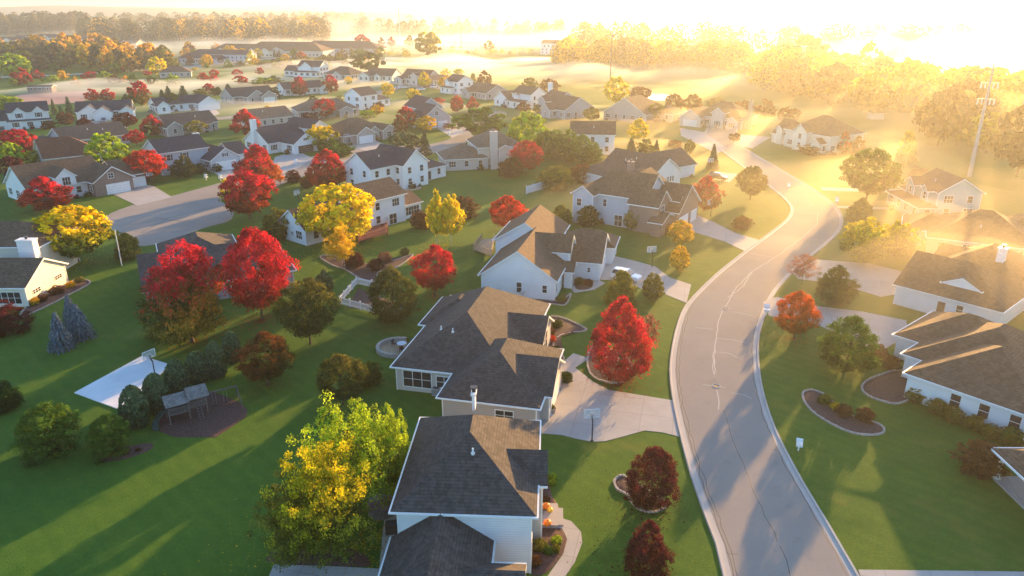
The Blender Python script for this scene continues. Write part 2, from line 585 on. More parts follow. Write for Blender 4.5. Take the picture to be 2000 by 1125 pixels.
slab('driveway', P((848, 247), (893, 240), (905, 258), (883, 269), (866, 258)))
slab('patio', P((535, 1103), (640, 1106), (740, 1111), (735, 1150), (515, 1150)))
slab('path', P((740, 1112), (752, 1000), (775, 1000), (765, 1130)), z=.026)
slab('path', P(*zoom(.35, 650, 731, (1250, 795), (1330, 820), (1385, 880), (1392, 940), (1350, 1050), (1290, 1140), (1190, 1140), (1285, 1005), (1308, 920), (1280, 862), (1215, 850), (1220, 800))), smooth=False)
slab('path', P((1098, 708), (1118, 722), (1150, 700), (1120, 690)), z=.022)
slab('driveway', P((1676, 1113), (2010, 1117), (2030, 1150), (1690, 1150)))
slab('path', P((45, 462), (84, 457), (95, 472), (70, 474)))
slab('path', P((80, 488), (130, 484), (134, 498), (87, 507)))
slab('sports_court', P((145, 768), (278, 696), (333, 713), (240, 803)), 'court concrete', .09)
slab('driveway', P((160, 236), (226, 238), (250, 250), (190, 258), (150, 248)))
slab('driveway', P((372, 219), (420, 213), (430, 222), (400, 232), (372, 230)))
slab('driveway', P((1328, 250), (1375, 258), (1420, 290), (1400, 300), (1330, 265)))
slab('driveway', P((1390, 335), (1440, 340), (1425, 356), (1385, 349)))
slab('driveway', P((1440, 262), (1505, 268), (1470, 290), (1432, 282)))
# cul-de-sac and street behind it
cul = smooth_poly(P((205, 424), (270, 397), (335, 383), (437, 355), (520, 331), (609, 306), (700, 290), (840, 281), (895, 262), (903, 240), (968, 218), (990, 225), (935, 258), (900, 285), (840, 300), (700, 318), (600, 342), (520, 372), (462, 395), (452, 428), (400, 445), (300, 478), (255, 475), (224, 453)), 4)
slab('road', cul, 'road', .012)
ribbons('road_tar_lines', [P((255, 440), (320, 428), (380, 435)), P((275, 455), (330, 425), (440, 400)), P((300, 425), (350, 432))], .12, 'tar dark')
s_ = MB()
far_road = smooth_poly(P((-60, 153), (100, 147), (250, 139), (350, 133), (455, 122), (560, 112), (700, 108)), 4, False)
a_, b_ = offset(far_road, 4.5), offset(far_road, -4.5)
strip('road', b_, a_, .012, 'concrete')
strip('road', offset(smooth_poly(P((420, 232), (540, 222), (600, 218), (700, 196), (780, 170), (860, 172), (905, 186)), 4, False), -4), offset(smooth_poly(P((420, 232), (540, 222), (600, 218), (700, 196), (780, 170), (860, 172), (905, 186)), 4, False), 4), .012, 'road')
slab('infield', P((35, 186), (90, 181), (165, 178), (185, 186), (150, 200), (60, 205), (30, 198)), 'infield clay', .012, True)

# ------------------------------------------------------------------ houses
HOUSES = []
OH = .42

def roof_pts(b):
    x0, y0, x1, y1, ze, kind, p = b[:7]
    return x0, y0, x1, y1, ze, kind, p

def add_roof(roof, fascia, b, shingle, T=.2):
    x0, y0, x1, y1, ze, kind, p = b[:7]
    if kind == 'h': kind = 'xhh' if (x1 - x0) >= (y1 - y0) else 'yhh'
    ax, e0, e1 = kind
    def m(u, v, z):
        return (u, v, z) if ax == 'x' else (v, u, z)
    if ax == 'x': u0, u1, v0, v1 = x0, x1, y0, y1
    else: u0, u1, v0, v1 = y0, y1, x0, x1
    h = (v1 - v0) / 2; vm = (v0 + v1) / 2; zr = ze + p * h
    a = u0 + (min(h, (u1 - u0) / 2) if e0 == 'h' else 0)
    c = u1 - (min(h, (u1 - u0) / 2) if e1 == 'h' else 0)
    flip = ax == 'y'
    def face(mb, pts, mat, rev=False):
        pts = [m(*q) for q in pts]
        if flip != rev: pts = pts[::-1]
        mb.poly(pts, mat)
    face(roof, [(u0, v0, ze), (u1, v0, ze), (c, vm, zr), (a, vm, zr)], shingle)
    face(roof, [(u1, v1, ze), (u0, v1, ze), (a, vm, zr), (c, vm, zr)], shingle)
    if e0 == 'h': face(roof, [(u0, v1, ze), (u0, v0, ze), (a, vm, zr)], shingle)
    if e1 == 'h': face(roof, [(u1, v0, ze), (u1, v1, ze), (c, vm, zr)], shingle)
    # ridge and hip caps
    # fascia boards and soffit
    TW = 'trim white'
    face(fascia, [(u0, v0, ze - T), (u1, v0, ze - T), (u1, v0, ze), (u0, v0, ze)], TW)
    face(fascia, [(u1, v1, ze - T), (u0, v1, ze - T), (u0, v1, ze), (u1, v1, ze)], TW)
    for e, uu, s in ((e0, u0, 1), (e1, u1, -1)):
        if e == 'h':
            q = [(uu, v1, ze - T), (uu, v0, ze - T), (uu, v0, ze), (uu, v1, ze)]
            face(fascia, q, TW, s < 0)
        else:
            q = [(uu, v0, ze - T), (uu, v0, ze), (uu, vm, zr), (uu, vm, zr - T * 1.25)]
            face(fascia, q, TW, s < 0)
            q = [(uu, vm, zr - T * 1.25), (uu, vm, zr), (uu, v1, ze), (uu, v1, ze - T)]
            face(fascia, q, TW, s < 0)
    # underside
    if e0 == 'h' and e1 == 'h':
        face(fascia, [(u0, v0, ze - T), (u0, v1, ze - T), (u1, v1, ze - T), (u1, v0, ze - T)], TW)
    else:
        z2 = zr - T * 1.25
        face(fascia, [(u0, v0, ze - T), (a, vm, z2), (c, vm, z2), (u1, v0, ze - T)], TW)
        face(fascia, [(u1, v1, ze - T), (c, vm, z2), (a, vm, z2), (u0, v1, ze - T)], TW)
        if e0 == 'h': face(fascia, [(u0, v1, ze - T), (a, vm, z2), (u0, v0, ze - T)], TW)
        if e1 == 'h': face(fascia, [(u1, v0, ze - T), (c, vm, z2), (u1, v1, ze - T)], TW)
    # gutters along the eaves
    gu = .13
    def gut(ua, va, ub, vb):
        lo = m(min(ua, ub), min(va, vb), ze - .13); hi = m(max(ua, ub), max(va, vb), ze + .012)
        fascia.box((min(lo[0], hi[0]), min(lo[1], hi[1]), ze - .13), (max(lo[0], hi[0]), max(lo[1], hi[1]), ze + .012), TW)
    gut(u0, v0 - gu, u1, v0 - .004); gut(u0, v1 + .004, u1, v1 + gu)
    if e0 == 'h': gut(u0 - gu, v0 - gu, u0 - .004, v1 + gu)
    if e1 == 'h': gut(u1 + .004, v0 - gu, u1 + gu, v1 + gu)
    return zr

def add_walls(wall, b, i, mat, trim=None):
    x0, y0, x1, y1, ze, kind, p = b[:7]
    z0 = b[7] if len(b) > 7 else 0
    if kind == 'h': kind = 'xhh' if (x1 - x0) >= (y1 - y0) else 'yhh'
    ax, e0, e1 = kind
    e = OH + i * .006
    if z0 > 0: e = .22
    if ax == 'x': u0, u1, v0, v1 = x0 + e, x1 - e, y0 + e, y1 - e
    else: u0, u1, v0, v1 = y0 + e, y1 - e, x0 + e, x1 - e
    zt = ze - .16
    zw = ze + p * e - .27
    h = (v1 - v0) / 2; vm = (v0 + v1) / 2; zr = ze + p * (h + e) - .30
    def m(u, v, z):
        return (u, v, z) if ax == 'x' else (v, u, z)
    if trim is not None and z0 == 0:
        for uu in (u0, u1):
            for vv in (v0, v1):
                q = m(uu, vv, 0); trim.box((q[0] - .055, q[1] - .055, 0), (q[0] + .055, q[1] + .055, zt - .04), 'trim white')
    def face(pts, rev=False):
        pts = [m(*q) for q in pts]
        if (ax == 'y') != rev: pts = pts[::-1]
        wall.poly(pts, mat)
    zs = zw if (e0 == 'g' or e1 == 'g') else zt
    face([(u0, v0, z0), (u1, v0, z0), (u1, v0, zs), (u0, v0, zs)])
    face([(u1, v1, z0), (u0, v1, z0), (u0, v1, zs), (u1, v1, zs)])
    for ee, uu, s in ((e0, u0, 1), (e1, u1, -1)):
        if ee == 'g': q = [(uu, v1, z0), (uu, v0, z0), (uu, v0, zs), (uu, vm, zr), (uu, v1, zs)]
        else: q = [(uu, v1, z0), (uu, v0, z0), (uu, v0, zs), (uu, v1, zs)]
        face(q, s < 0)

def side_frame(b, i, side, s):
    """matrix whose x runs along the wall, z up, y out of the wall; s metres along from the wall's middle"""
    x0, y0, x1, y1 = b[:4]
    z0 = b[7] if len(b) > 7 else 0
    e = .22 if z0 > 0 else OH + i * .006
    cx, cy_ = (x0 + x1) / 2, (y0 + y1) / 2
    if side == 'f': o, a = Vector((cx + s, y0 + e, 0)), 180
    elif side == 'b': o, a = Vector((cx - s, y1 - e, 0)), 0
    elif side == 'r': o, a = Vector((x1 - e, cy_ + s, 0)), -90
    else: o, a = Vector((x0 + e, cy_ - s, 0)), 90
    return Matrix.Translation(o) @ Matrix.Rotation(R(a), 4, 'Z'), o

def window(par, M, z, w, h, mull=1, shut=False, arch=False):
    f = MB()
    t = .09
    d = .06
    f.box((-w / 2 - t, -.05, z - t), (w / 2 + t, d, z), 'trim white', M)
    f.box((-w / 2 - t, -.05, z + h), (w / 2 + t, d, z + h + t), 'trim white', M)
    f.box((-w / 2 - t, -.05, z), (-w / 2, d, z + h), 'trim white', M)
    f.box((w / 2, -.05, z), (w / 2 + t, d, z + h), 'trim white', M)
    for k in range(mull):
        x = -w / 2 + w * (k + 1) / (mull + 1)
        f.box((x - .03, -.05, z), (x + .03, d - .012, z + h), 'trim white', M)
    f.box((-w / 2, -.05, z + h * .5 - .025), (w / 2, d - .02, z + h * .5 + .025), 'trim white', M)
    wo = f.build('window', par)
    p = MB()
    p.box((-w / 2, -.04, z), (w / 2, .02, z + h), 'glass', M)
    p.build('pane', wo)
    if shut:
        for sx in (-1, 1):
            q = MB()
            x = sx * (w / 2 + t + .22)
            q.box((x - .2, -.04, z - .05), (x + .2, .045, z + h + .05), 'shutter', M)
            q.build('shutter', wo)
    return wo

def garage_door(par, M, w, h=2.15, mat='door white'):
    g_ = MB()
    rows = 4
    for r in range(rows):
        za, zb = .05 + h * r / rows, .05 + h * (r + 1) / rows - .03
        g_.box((-w / 2, -.05, za), (w / 2, .03, zb), mat, M)
        n = max(2, int(w / .62))
        for c in range(n):
            x0_, x1_ = -w / 2 + w * c / n + .09, -w / 2 + w * (c + 1) / n - .09
            g_.box((x0_, .03, za + .1), (x1_, .045, zb - .1), mat, M)
    o = g_.build('garage_door', par)
    t = MB()
    t.box((-w / 2 - .14, -.05, 0), (-w / 2, .07, h + .05), 'trim white', M)
    t.box((w / 2, -.05, 0), (w / 2 + .14, .07, h + .05), 'trim white', M)
    t.box((-w / 2 - .14, -.05, h + .05), (w / 2 + .14, .07, h + .22), 'trim white', M)
    t.build('door_frame', o)

def house(label, O, a, wallm, roofm, blocks, gar=(), chim=(), vents=0, cat='house', name='house', win=(), skip=(), auto=True, doors=(), wmats=None, shut=False, doorm='door white', noroof=()):
    h = thing(name, label, cat, (O[0], O[1], 0), R(a))
    wm = MB(); rm = MB(); fm = MB()
    used = []
    for i, b in enumerate(blocks):
        b = tuple(b[:4]) + (b[4] + .004 * i,) + tuple(b[5:])
        m = wmats[i] if wmats and wmats.get(i) else wallm
        if i not in skip: add_walls(wm, b, i, m, wm if 'siding' in m else None)
        add_roof(rm, fm, b, roofm)
    rf = rm.build('roof', h)
    fm.build('fascia', h)
    wm.build('wall', h)
    dist = math.hypot(O[0], O[1])
    ca, sa = math.cos(R(a)), math.sin(R(a))
    tocam = Vector((-O[0], -O[1])).normalized()
    lc = (tocam.x * ca + tocam.y * sa, -tocam.x * sa + tocam.y * ca)
    nrm = {'f': (0, -1), 'b': (0, 1), 'l': (-1, 0), 'r': (1, 0)}
    def inside(p, i):
        for j, q in enumerate(blocks):
            if j == i: continue
            zz = q[7] if len(q) > 7 else 0
            if zz > 0: continue
            if q[0] + .3 < p.x < q[2] - .3 and q[1] + .3 < p.y < q[3] - .3: return True
        return False
    busy = []
    for gi, (bi, side, s, w) in enumerate(gar):
        M, o = side_frame(blocks[bi], bi, side, s)
        garage_door(h, M, w, mat=doorm)
        busy.append((o.xy, w / 2 + .9))
    for bi, side, s in doors:
        M, o = side_frame(blocks[bi], bi, side, s)
        d = MB()
        d.box((-.5, -.05, .1), (.5, .04, 2.15), 'door dark', M)
        for q in ((-.36, .3), (.06, .3), (-.36, 1.25), (.06, 1.25)):
            d.box((q[0], .04, q[1]), (q[0] + .3, .055, q[1] + .7), 'door dark', M)
        dd = d.build('door', h)
        f = MB()
        for x in (-.62, .5): f.box((x, -.05, 0), (x + .12, .07, 2.2), 'trim white', M)
        f.box((-.62, -.05, 2.2), (.62, .07, 2.34), 'trim white', M)
        f.build('door_frame', dd)
        busy.append((o.xy, 1.4))
    for bi, side, s, z, w, hh, mu in win:
        M, o = side_frame(blocks[bi], bi, side, s)
        window(h, M, z, w, hh, mu, shut and w < 1.3)
        busy.append((o.xy, w / 2 + .5))
    if auto:
        for i, b in enumerate(blocks):
            z0 = b[7] if len(b) > 7 else 0
            if z0 > 0 or i in skip: continue
            for side, n in nrm.items():
                if n[0] * lc[0] + n[1] * lc[1] < .12: continue
                L = (b[2] - b[0] if side in 'fb' else b[3] - b[1]) - 2 * OH
                levels = [.95] if b[4] < 4.5 else [.95, 3.55]
                k = int(L / 3.3)
                if k < 1: continue
                for lv in levels:
                    for c in range(k):
                        s = -L / 2 + L * (c + .5) / k
                        M, o = side_frame(b, i, side, s)
                        out = o + Vector((n[0], n[1], 0)) * .5
                        if inside(out, i): continue
                        if lv < 3 and any((o.xy - q).length < r for q, r in busy): continue
                        big = rnd.random() < .3
                        if b[4] - lv < 1.75: continue
                        window(h, M, lv, 1.7 if big else 1.0, 1.4, 2 if big else 0, shut and not big)
    for (x, y, w, d, top, base, m) in chim:
        c = MB()
        c.box((x - w / 2, y - d / 2, base), (x + w / 2, y + d / 2, top), m)
        c.box((x - w / 2 - .1, y - d / 2 - .1, top), (x + w / 2 + .1, y + d / 2 + .1, top + .18), m)
        co = c.build('chimney', rf)
        f = MB()
        f.tube([(x, y, top + .18), (x, y, top + .55)], .17, 'door dark')
        f.box((x - .28, y - .28, top + .55), (x + .28, y + .28, top + .63), 'door dark')
        f.build('chimney_cap', co)
    # plumbing vents that show on the slopes
    b = blocks[0]
    for k in range(vents):
        kind = b[5]
        v = MB()
        fx, fy = rnd.uniform(.3, .7), rnd.uniform(.2, .34)
        x, y = b[0] + (b[2] - b[0]) * fx, b[1] + (b[3] - b[1]) * fy
        hv = min(y - b[1], b[3] - y, (x - b[0]) if 'h' in kind else 99, (b[2] - x) if 'h' in kind else 99)
        z = b[4] + b[6] * hv
        v.tube([(x, y, z - .1), (x, y, z + .45)], .07, 'vent white', 8)
        v.tube([(x, y, z - .1), (x, y, z + .06)], .16, 'vent white', 8)
        v.build('roof_vent', rf)
    HOUSES.append((h, O, a, blocks, skip, busy, nrm, lc, inside))
    return h

W, CR, BE, GY, TP, TL, BG = 'siding white', 'siding cream', 'siding beige', 'siding grey', 'siding taupe', 'siding teal', 'siding blue grey'
CH, BR, SL, TN, RD = 'shingle charcoal', 'shingle brown', 'shingle slate', 'shingle tan', 'shingle red'
# --- the near row along the street
house('two storey house with square hip roof half lit orange, pumpkins at its front step', (-3.2, 51.2), -3, 'siding white', CH,
      [(-5.35, -6.65, 5.35, 6.65, 5.5, 'h', .68), (.4, -2.9, 6.1, 1.6, 5.46, 'xgg', .8), (-5.5, -15.6, 2.2, -6.2, 2.9, 'ygg', .68), (-1.5, -13, 4.7, -8.6, 2.9, 'xgg', .62)],
      vents=1, wmats={1: 'siding beige', 3: 'brick tan'}, auto=False, chim=[(-.25, 4.3, .25, .9, 9.4, 8, 'vent white')],
      win=[(1, 'r', 0, 3.2, 1.5, 1.4, 1), (0, 'r', 4, 1, 1.6, 1.4, 1)], doors=[(0, 'r', -5)])
house('long single storey house with interlocking hip roofs and an orange sunlit slope', (-7.6, 66.3), -13, 'siding beige', CH,
      [(-7.1, 5.4, 6.6, 27.5, 3.0, 'h', .64), (0, 0, 10.6, 14, 3.0, 'h', .62), (4, 2.6, 11.4, 10.8, 3.0, 'xgg', .60), (2, 14.2, 8.2, 22, 3.0, 'xgg', .58), (-8, 17, 0, 26.5, 3.0, 'h', .6)],
      vents=2, wmats={1: 'siding taupe'}, auto=False, win=[(0, 'f', -4.0, .6, 3.2, 1.9, 2), (0, 'f', -.9, .9, 1.7, 1.3, 1), (1, 'f', 1.6, 1.0, 1.8, 1.1, 1), (3, 'r', 0, .8, 2.4, 2.2, 1), (0, 'l', 2, .8, 2.4, 1.6, 1), (0, 'l', -3, .8, 2.4, 1.6, 1)],
      gar=[(2, 'r', 0, 5.0)])
house('white gabled house with arched front dormer and a wooden deck behind', (6.1, 100.0), -14, W, BR,
      [(-11.3, -.5, .5, 13, 3.2, 'ygg', .70), (-6, 7.6, 1.0, 12.9, 4.9, 'xgg', .85), (-1, 9.7, 5.6, 20.7, 2.9, 'xgg', .62), (-12.5, 12, -2, 24, 4.7, 'ygg', .62), (.0, 5.2, 2.0, 8.4, 2.7, 'xgg', .8), (-3, 18, 6.6, 25, 2.9, 'h', .6)],
      vents=1, auto=False, win=[(0, 'f', .2, .95, .7, 1.5, 0), (0, 'f', -3.8, .35, .55, .5, 0), (0, 'f', -4.6, .35, .55, .5, 0), (0, 'f', 4.0, 1.2, .6, 1.1, 0), (1, 'r', 0, 3.6, 1.3, 2.2, 1), (0, 'r', -5, 1, 1.0, 1.3, 1), (2, 'f', 1.2, 1.3, .4, .7, 0), (2, 'r', 0, 3.7, .8, 1.0, 0)],
      gar=[(2, 'r', -1.6, 4.8), (5, 'r', 1.2, 2.8)], doors=[(4, 'r', 0)])
house('large two storey house with brick garage front and two small dormers', (13.0, 143.5), -33, BG, BR,
      [(0, 0, 14.5, 10.5, 6.0, 'xhg', .76), (-.5, -2.2, 4.6, 5, 5.95, 'ygg', .7), (11, -1.2, 17.5, 5.5, 5.2, 'xgg', .8), (12, 3, 20, 15, 3.6, 'xgg', .72), (16, -2.6, 19, 4.4, 2.7, 'xgg', .4), (16.4, 5.2, 19.2, 7.4, 5.2, 'xgg', .9, 3.6), (16.4, 9.6, 19.2, 11.8, 5.2, 'xgg', .9, 3.6), (3, 6, 13, 17, 5.4, 'yhg', .66)],
      wmats={2: 'brick brown', 3: 'brick brown', 4: 'brick brown'}, gar=[(3, 'r', -2.4, 4.6), (3, 'r', 3.2, 2.9)],
      win=[(2, 'r', -.4, 3.5, 1.5, 1.5, 1), (5, 'r', 0, 4.0, .8, 1.0, 0), (6, 'r', 0, 4.0, .8, 1.0, 0), (0, 'f', 1.5, .1, 1.6, 2.1, 1), (0, 'f', -1.5, 3.6, .7, 1.4, 0), (1, 'f', -.8, 3.6, 1.0, 1.4, 0), (1, 'f', .9, .4, 1.4, 1.9, 1), (0, 'f', 4.6, 3.6, .8, 1.3, 0)],
      auto=False, chim=[(4.2, 15.2, 1.3, 1.0, 9.6, 5, 'brick brown')])
house('house with one tall white gable and a long dark roof beside the parked dark car', (36.0, 174.5), -52, W, CH,
      [(-16, -5.2, 1.5, 5.2, 3.2, 'xgg', .68), (-15, -14, -5, -2, 2.9, 'h', .55), (-13, 2, -2, 15, 3.0, 'ygg', .6), (-6, -10, 0, -3, 2.8, 'ygg', .5)],
      vents=2, auto=False, win=[(0, 'r', .4, 1.0, .5, 1.2, 0), (0, 'r', 1.3, 1.0, .5, 1.2, 0), (0, 'r', 2.2, 1.0, .5, 1.2, 0)])
# --- right of the street
house('pale teal two storey house with a brown porch roof, wrapped in sunlit mist', (88.6, 148.5), -92, TL, SL,
      [(-5.5, -4.6, 5.5, 4.6, 5.6, 'xgg', .62), (-5.6, -6.0, -1.5, -1, 5.55, 'ygg', .75), (.5, -5.8, 3.8, -1, 5.5, 'ygg', .7), (-8, -8.4, 6.5, -4.2, 2.8, 'xhh', .4), (-12, -4, -5.3, 5, 2.9, 'h', .55)], vents=1, win=[(1, 'f', 0, 3.7, .9, 1.4, 0), (2, 'f', 0, 3.7, .9, 1.4, 0), (0, 'f', 0, 3.7, 1.6, 1.4, 2)])
house('brown hip roofed house behind the golden tree, far slope glowing in the sun', (82.5, 124.5), -28, BE, BR,
      [(-9, -7.5, 8, 7.5, 3.0, 'h', .55), (-13, -3, -4, 7, 2.9, 'h', .5), (2, 2, 14, 13, 3, 'h', .55)], vents=1)
house('white walled house with brown roof, white gablet and square skylight', (54.2, 99.0), -49, W, BR,
      [(0, 0, 14, 13, 3.0, 'xgh', .57), (-.4, 10, 13.4, 25, 3.0, 'yhh', .57), (-1, 15, 8, 23.5, 2.9, 'xgg', .5), (5.4, 1.9, 10.6, 6.5, 4.35, 'ygg', .5, 3.9), (12, 12, 22, 22, 3, 'xgh', .5)],
      auto=False, win=[(0, 'f', 1.9, 1.0, .8, 1.3, 0)], doors=[(0, 'f', -.4)], gar=[(0, 'l', 1.5, 4.6)], chim=[(8.6, 14.6, 1.0, 1.0, 7.3, 5, 'vent white')])
house('sprawling brown roof with stepped hips above a white wall with three dark windows', (42.3, 71.7), -50, W, BR,
      [(0, 0, 13.2, 13.4, 3.0, 'h', .53), (-2.3, 4.6, 11.6, 20, 3.0, 'h', .53), (-5.3, 9.2, 7, 20.5, 3.0, 'xhh', .55), (9, 2, 24, 18, 3.0, 'h', .5)],
      auto=False, win=[(0, 'f', -1.3, .9, .95, 1.5, 0), (0, 'f', 1.4, .9, .95, 1.5, 0), (0, 'f', 4.2, .9, .95, 1.5, 0)], gar=[(2, 'l', -1.5, 4.8)], doors=[(1, 'l', 3.2)])
hp = house('porch corner with white posts and brown roof at the frame edge', (43.1, 44.0), 0, W, BR,
      [(0, 0, 14, 13.3, 2.85, 'h', .5), (3, -8, 16, 12.2, 2.8, 'h', .5)], auto=False, skip=(0,))
for y in (2.0, 7.2, 12.6):
    q = MB(); q.box((.55, y - .14, 0), (.83, y + .14, 2.72), 'trim white'); q.box((.47, y - .22, 0), (.91, y + .22, .25), 'trim white'); q.box((.47, y - .22, 2.5), (.91, y + .22, 2.66), 'trim white')
    q.build('porch_post', hp)
q = MB(); q.box((.4, .4, 0), (3.4, 12.9, .14), 'concrete'); q.build('porch_floor', hp)
house('tan hip roofed house with a twin dormer front, deep in golden mist', (76.5, 270.0), -38, BE, BR,
      [(-10, -7, 9, 8, 3.6, 'h', .62), (-13, -11, -4.5, 1, 3.2, 'ygg', .7), (-2, -9, 3, 0, 5.2, 'ygg', .8), (4, -10, 8.5, -3, 3, 'ygg', .7)], chim=[(10.2, -4, 1.4, 1.0, 9.5, 0, 'brick tan')], gar=[(1, 'f', 0, 5)], shut=True)
house('cream two storey house with tall front gable, misty beyond the street bend', (92.5, 224.0), -62, CR, BR,
      [(-8, -7, 9, 8, 5.2, 'h', .62), (-3, -9, 2.4, 0, 5.5, 'ygg', .85), (-15, -5, -7, 6, 2.9, 'xgh', .75), (4, -9.5, 8, -5, 3, 'ygg', .8), (-12.5, -6, -9.5, -1, 4.6, 'ygg', .8)], gar=[(2, 'f', 0, 4.6)])
house('taupe house with a wide plain gable, half lost in golden mist', (47.0, 287.0), -35, TP, BR,
      [(-9, -10, 9, 12, 3.0, 'ygh', .62), (6, -2, 16, 10, 3, 'h', .5)], vents=1)
house('tall white two storey house behind the dark pine row', (23.6, 219.0), -6, W, BR,
      [(-6.6, -5.4, 6.6, 5.4, 5.7, 'xgg', .58), (-15, -4, -6, 4, 3, 'xgg', .5)], vents=1)
# --- middle distance
house('tan house with hip roofs and a tall pale chimney', (-8.0, 201.0), 15, BE, TN,
      [(-3, -7, 9.5, 7, 5.5, 'h', .6), (-12, -8, 0, 3, 3.0, 'h', .55), (2, -9, 6, -4, 5.3, 'ygg', .5), (6, -10, 10, -5, 3, 'h', .5)], chim=[(1.2, -8.1, 1.8, 1.3, 9.6, 0, 'siding beige')], vents=1)
house('white L shaped two storey house with charcoal roof facing its own patio', (-32.4, 172.2), 50, W, SL,
      [(-5, -5, 6, 5, 5.6, 'xgg', .66), (2.5, -7.5, 11, 5, 5.6, 'ygg', .78), (10, -4.5, 20, 5, 2.9, 'h', .5)], wmats={}, vents=1, auto=True, doors=[(2, 'f', -1)])
house('white house behind the big yellow tree, with a red deck', (-27.7, 142.6), 50, W, BR,
      [(-5, -5, 5, 4.6, 5.6, 'xgg', .55), (4.6, -4.2, 10, 3.4, 2.9, 'xgg', .45), (-18.5, -4, -9, 5, 2.9, 'xgg', .7), (-10, -3, -4, 4, 3.0, 'xgg', .6)], win=[(1, 'f', 0, .7, 3.6, 1.6, 4), (0, 'f', 1.4, .1, 1.8, 2.0, 1), (2, 'l', 0, 1.3, .8, .6, 1)], auto=True)
house('brown brick house with arched dormer above a wide driveway', (-102.5, 167.0), 52, W, BR,
      [(-10, -7, 7, 6, 3.2, 'xgg', .70), (2, -10.5, 11.5, 4, 3.2, 'ygg', .66), (-4.2, -7.6, .2, 0, 5.0, 'ygg', .85, 3.0), (-4, 2, 7, 13, 3.2, 'yhh', .56), (9, -8, 15.5, 4, 3.1, 'xgh', .5)],
      wmats={1: 'brick brown', 4: 'brick brown'}, gar=[(1, 'f', .8, 5.0), (4, 'f', 1.4, 2.8)], win=[(2, 'f', 0, 3.2, 1.6, 1.7, 2), (1, 'f', -.4, 3.7, 1.1, 1.1, 1)])
house('low house with a plain red brown roof rising behind the brick house', (-118.0, 199.0), 40, BE, RD,
      [(-8, -7, 7, 7, 3.4, 'xgh', .62)], vents=0)
house('blue grey house with white double garage behind the red maple', (-87.3, 192.6), 48, BG, SL,
      [(-6.5, -5, 6.8, 5, 5.6, 'xgg', .6), (4, -10, 13, 4, 2.9, 'ygg', .64), (12, -6.5, 17.5, 3.5, 2.9, 'xgg', .55)], gar=[(1, 'f', 0, 5.2), (2, 'f', 0, 2.9)], chim=[(8.5, 5, 1.3, 1.1, 7.8, 3, 'siding white')], win=[(1, 'f', 0, 3.6, .5, .7, 0)], shut=True)
house('white house with tall white chimney and an open dark garage', (-70.3, 224.3), 52, W, SL,
      [(-8, -6.5, 7, 6, 3.0, 'xgg', .66), (6, -8, 13.5, 5, 5.6, 'ygg', .62), (-4, -13, 5, -3, 2.9, 'ygg', .62)], gar=[(2, 'f', 0, 5.4)], doorm='door dark', chim=[(-8.1, -.5, 1.5, 1.1, 9.2, 0, 'siding white')], win=[(1, 'f', 0, 3.6, 1.9, 1.4, 3), (1, 'f', 0, .9, 1.9, 1.4, 3), (2, 'f', 0, 3.5, 1.3, .7, 1)], shut=True)  # closed dark door panel painted as the shade inside the open garage
house('brown roofed grey house with three garage gables by the pale green tree', (-50.4, 242.0), 46, TP, BR,
      [(-9, -6, 8, 7, 2.9, 'h', .56), (-7, -10.5, .5, 1, 2.9, 'ygg', .6), (4, -9, 9.6, 0, 2.9, 'ygg', .62), (-.5, -8, 4, -1, 3.0, 'ygg', .7), (-11, -9, -6, 3, 2.8, 'h', .55)], gar=[(1, 'f', 0, 4.8)])
house('grey craftsman house with white double garage doors and charcoal roofs', (-32.5, 277.5), -57, GY, SL,
      [(-6.5, -5, 6, 5.4, 5.7, 'xgg', .7), (5, -8.2, 15.5, 3.4, 3.4, 'xgg', .78), (7, -9, 10.6, -4, 4.2, 'ygg', .8)], gar=[(1, 'r', -2.1, 3.7), (1, 'r', 2.2, 3.4)], win=[(1, 'r', 0, 4.4, 1.1, 1.4, 1)])
house('white two storey house with plain gable between two red trees', (-63.0, 318.0), 57, W, SL,
      [(-5.2, -5, 5.2, 5, 5.6, 'xgg', .6), (5, -4, 14, 4, 2.9, 'h', .5)])
house('taupe ranch house with one vent pipe behind the tall dark red maple', (-88.5, 272.0), 48, BE, TN,
      [(-9.5, -6, 8, 6, 2.9, 'xgg', .52), (-12, -5, -8, 4, 2.8, 'xgg', .5)], vents=1)
house('wide low taupe house under mist beside the round dark red tree', (-72.0, 296.0), 26, TP, TN,
      [(-13, -7, 11, 7, 2.9, 'h', .5), (-9, -10, -3, 0, 2.9, 'ygg', .5), (2, -10, 8, 0, 2.9, 'ygg', .5)])
house('long grey ranch house with two white roof vents', (-129.5, 229.5), 50, GY, CH,
      [(-10, -6.5, 9.5, 6.5, 2.9, 'xgg', .52), (-14, -4, -9, 7, 2.8, 'h', .5)], vents=2)
house('dark roofed ranch house half hidden by the red and orange maple', (-111.5, 257.0), 48, TP, CH,
      [(-9, -6, 9, 6, 2.9, 'xgg', .55), (-10.5, -8.5, -4.5, 0, 2.9, 'ygg', .65), (-2, -8, 6, -4, 2.7, 'xgg', .3)], vents=1)
house('white farmhouse style home with twin dormers and full front porch', (-171.5, 268.0), 32, W, SL,
      [(-6.5, -5, 6.5, 5, 5.4, 'xgg', .62), (-4.8, -5.6, -.8, 0, 5.5, 'ygg', .85), (1.0, -5.6, 5.0, 0, 5.5, 'ygg', .85), (-6.8, -7.6, 6.8, -4.6, 2.7, 'xgg', .35), (-17, -6, -6, 4.5, 3.0, 'xgg', .6)], gar=[(4, 'f', 0, 5.5)], win=[(1, 'f', 0, 3.7, 1.1, 1.4, 0), (2, 'f', 0, 3.7, 1.1, 1.4, 0)], shut=True)
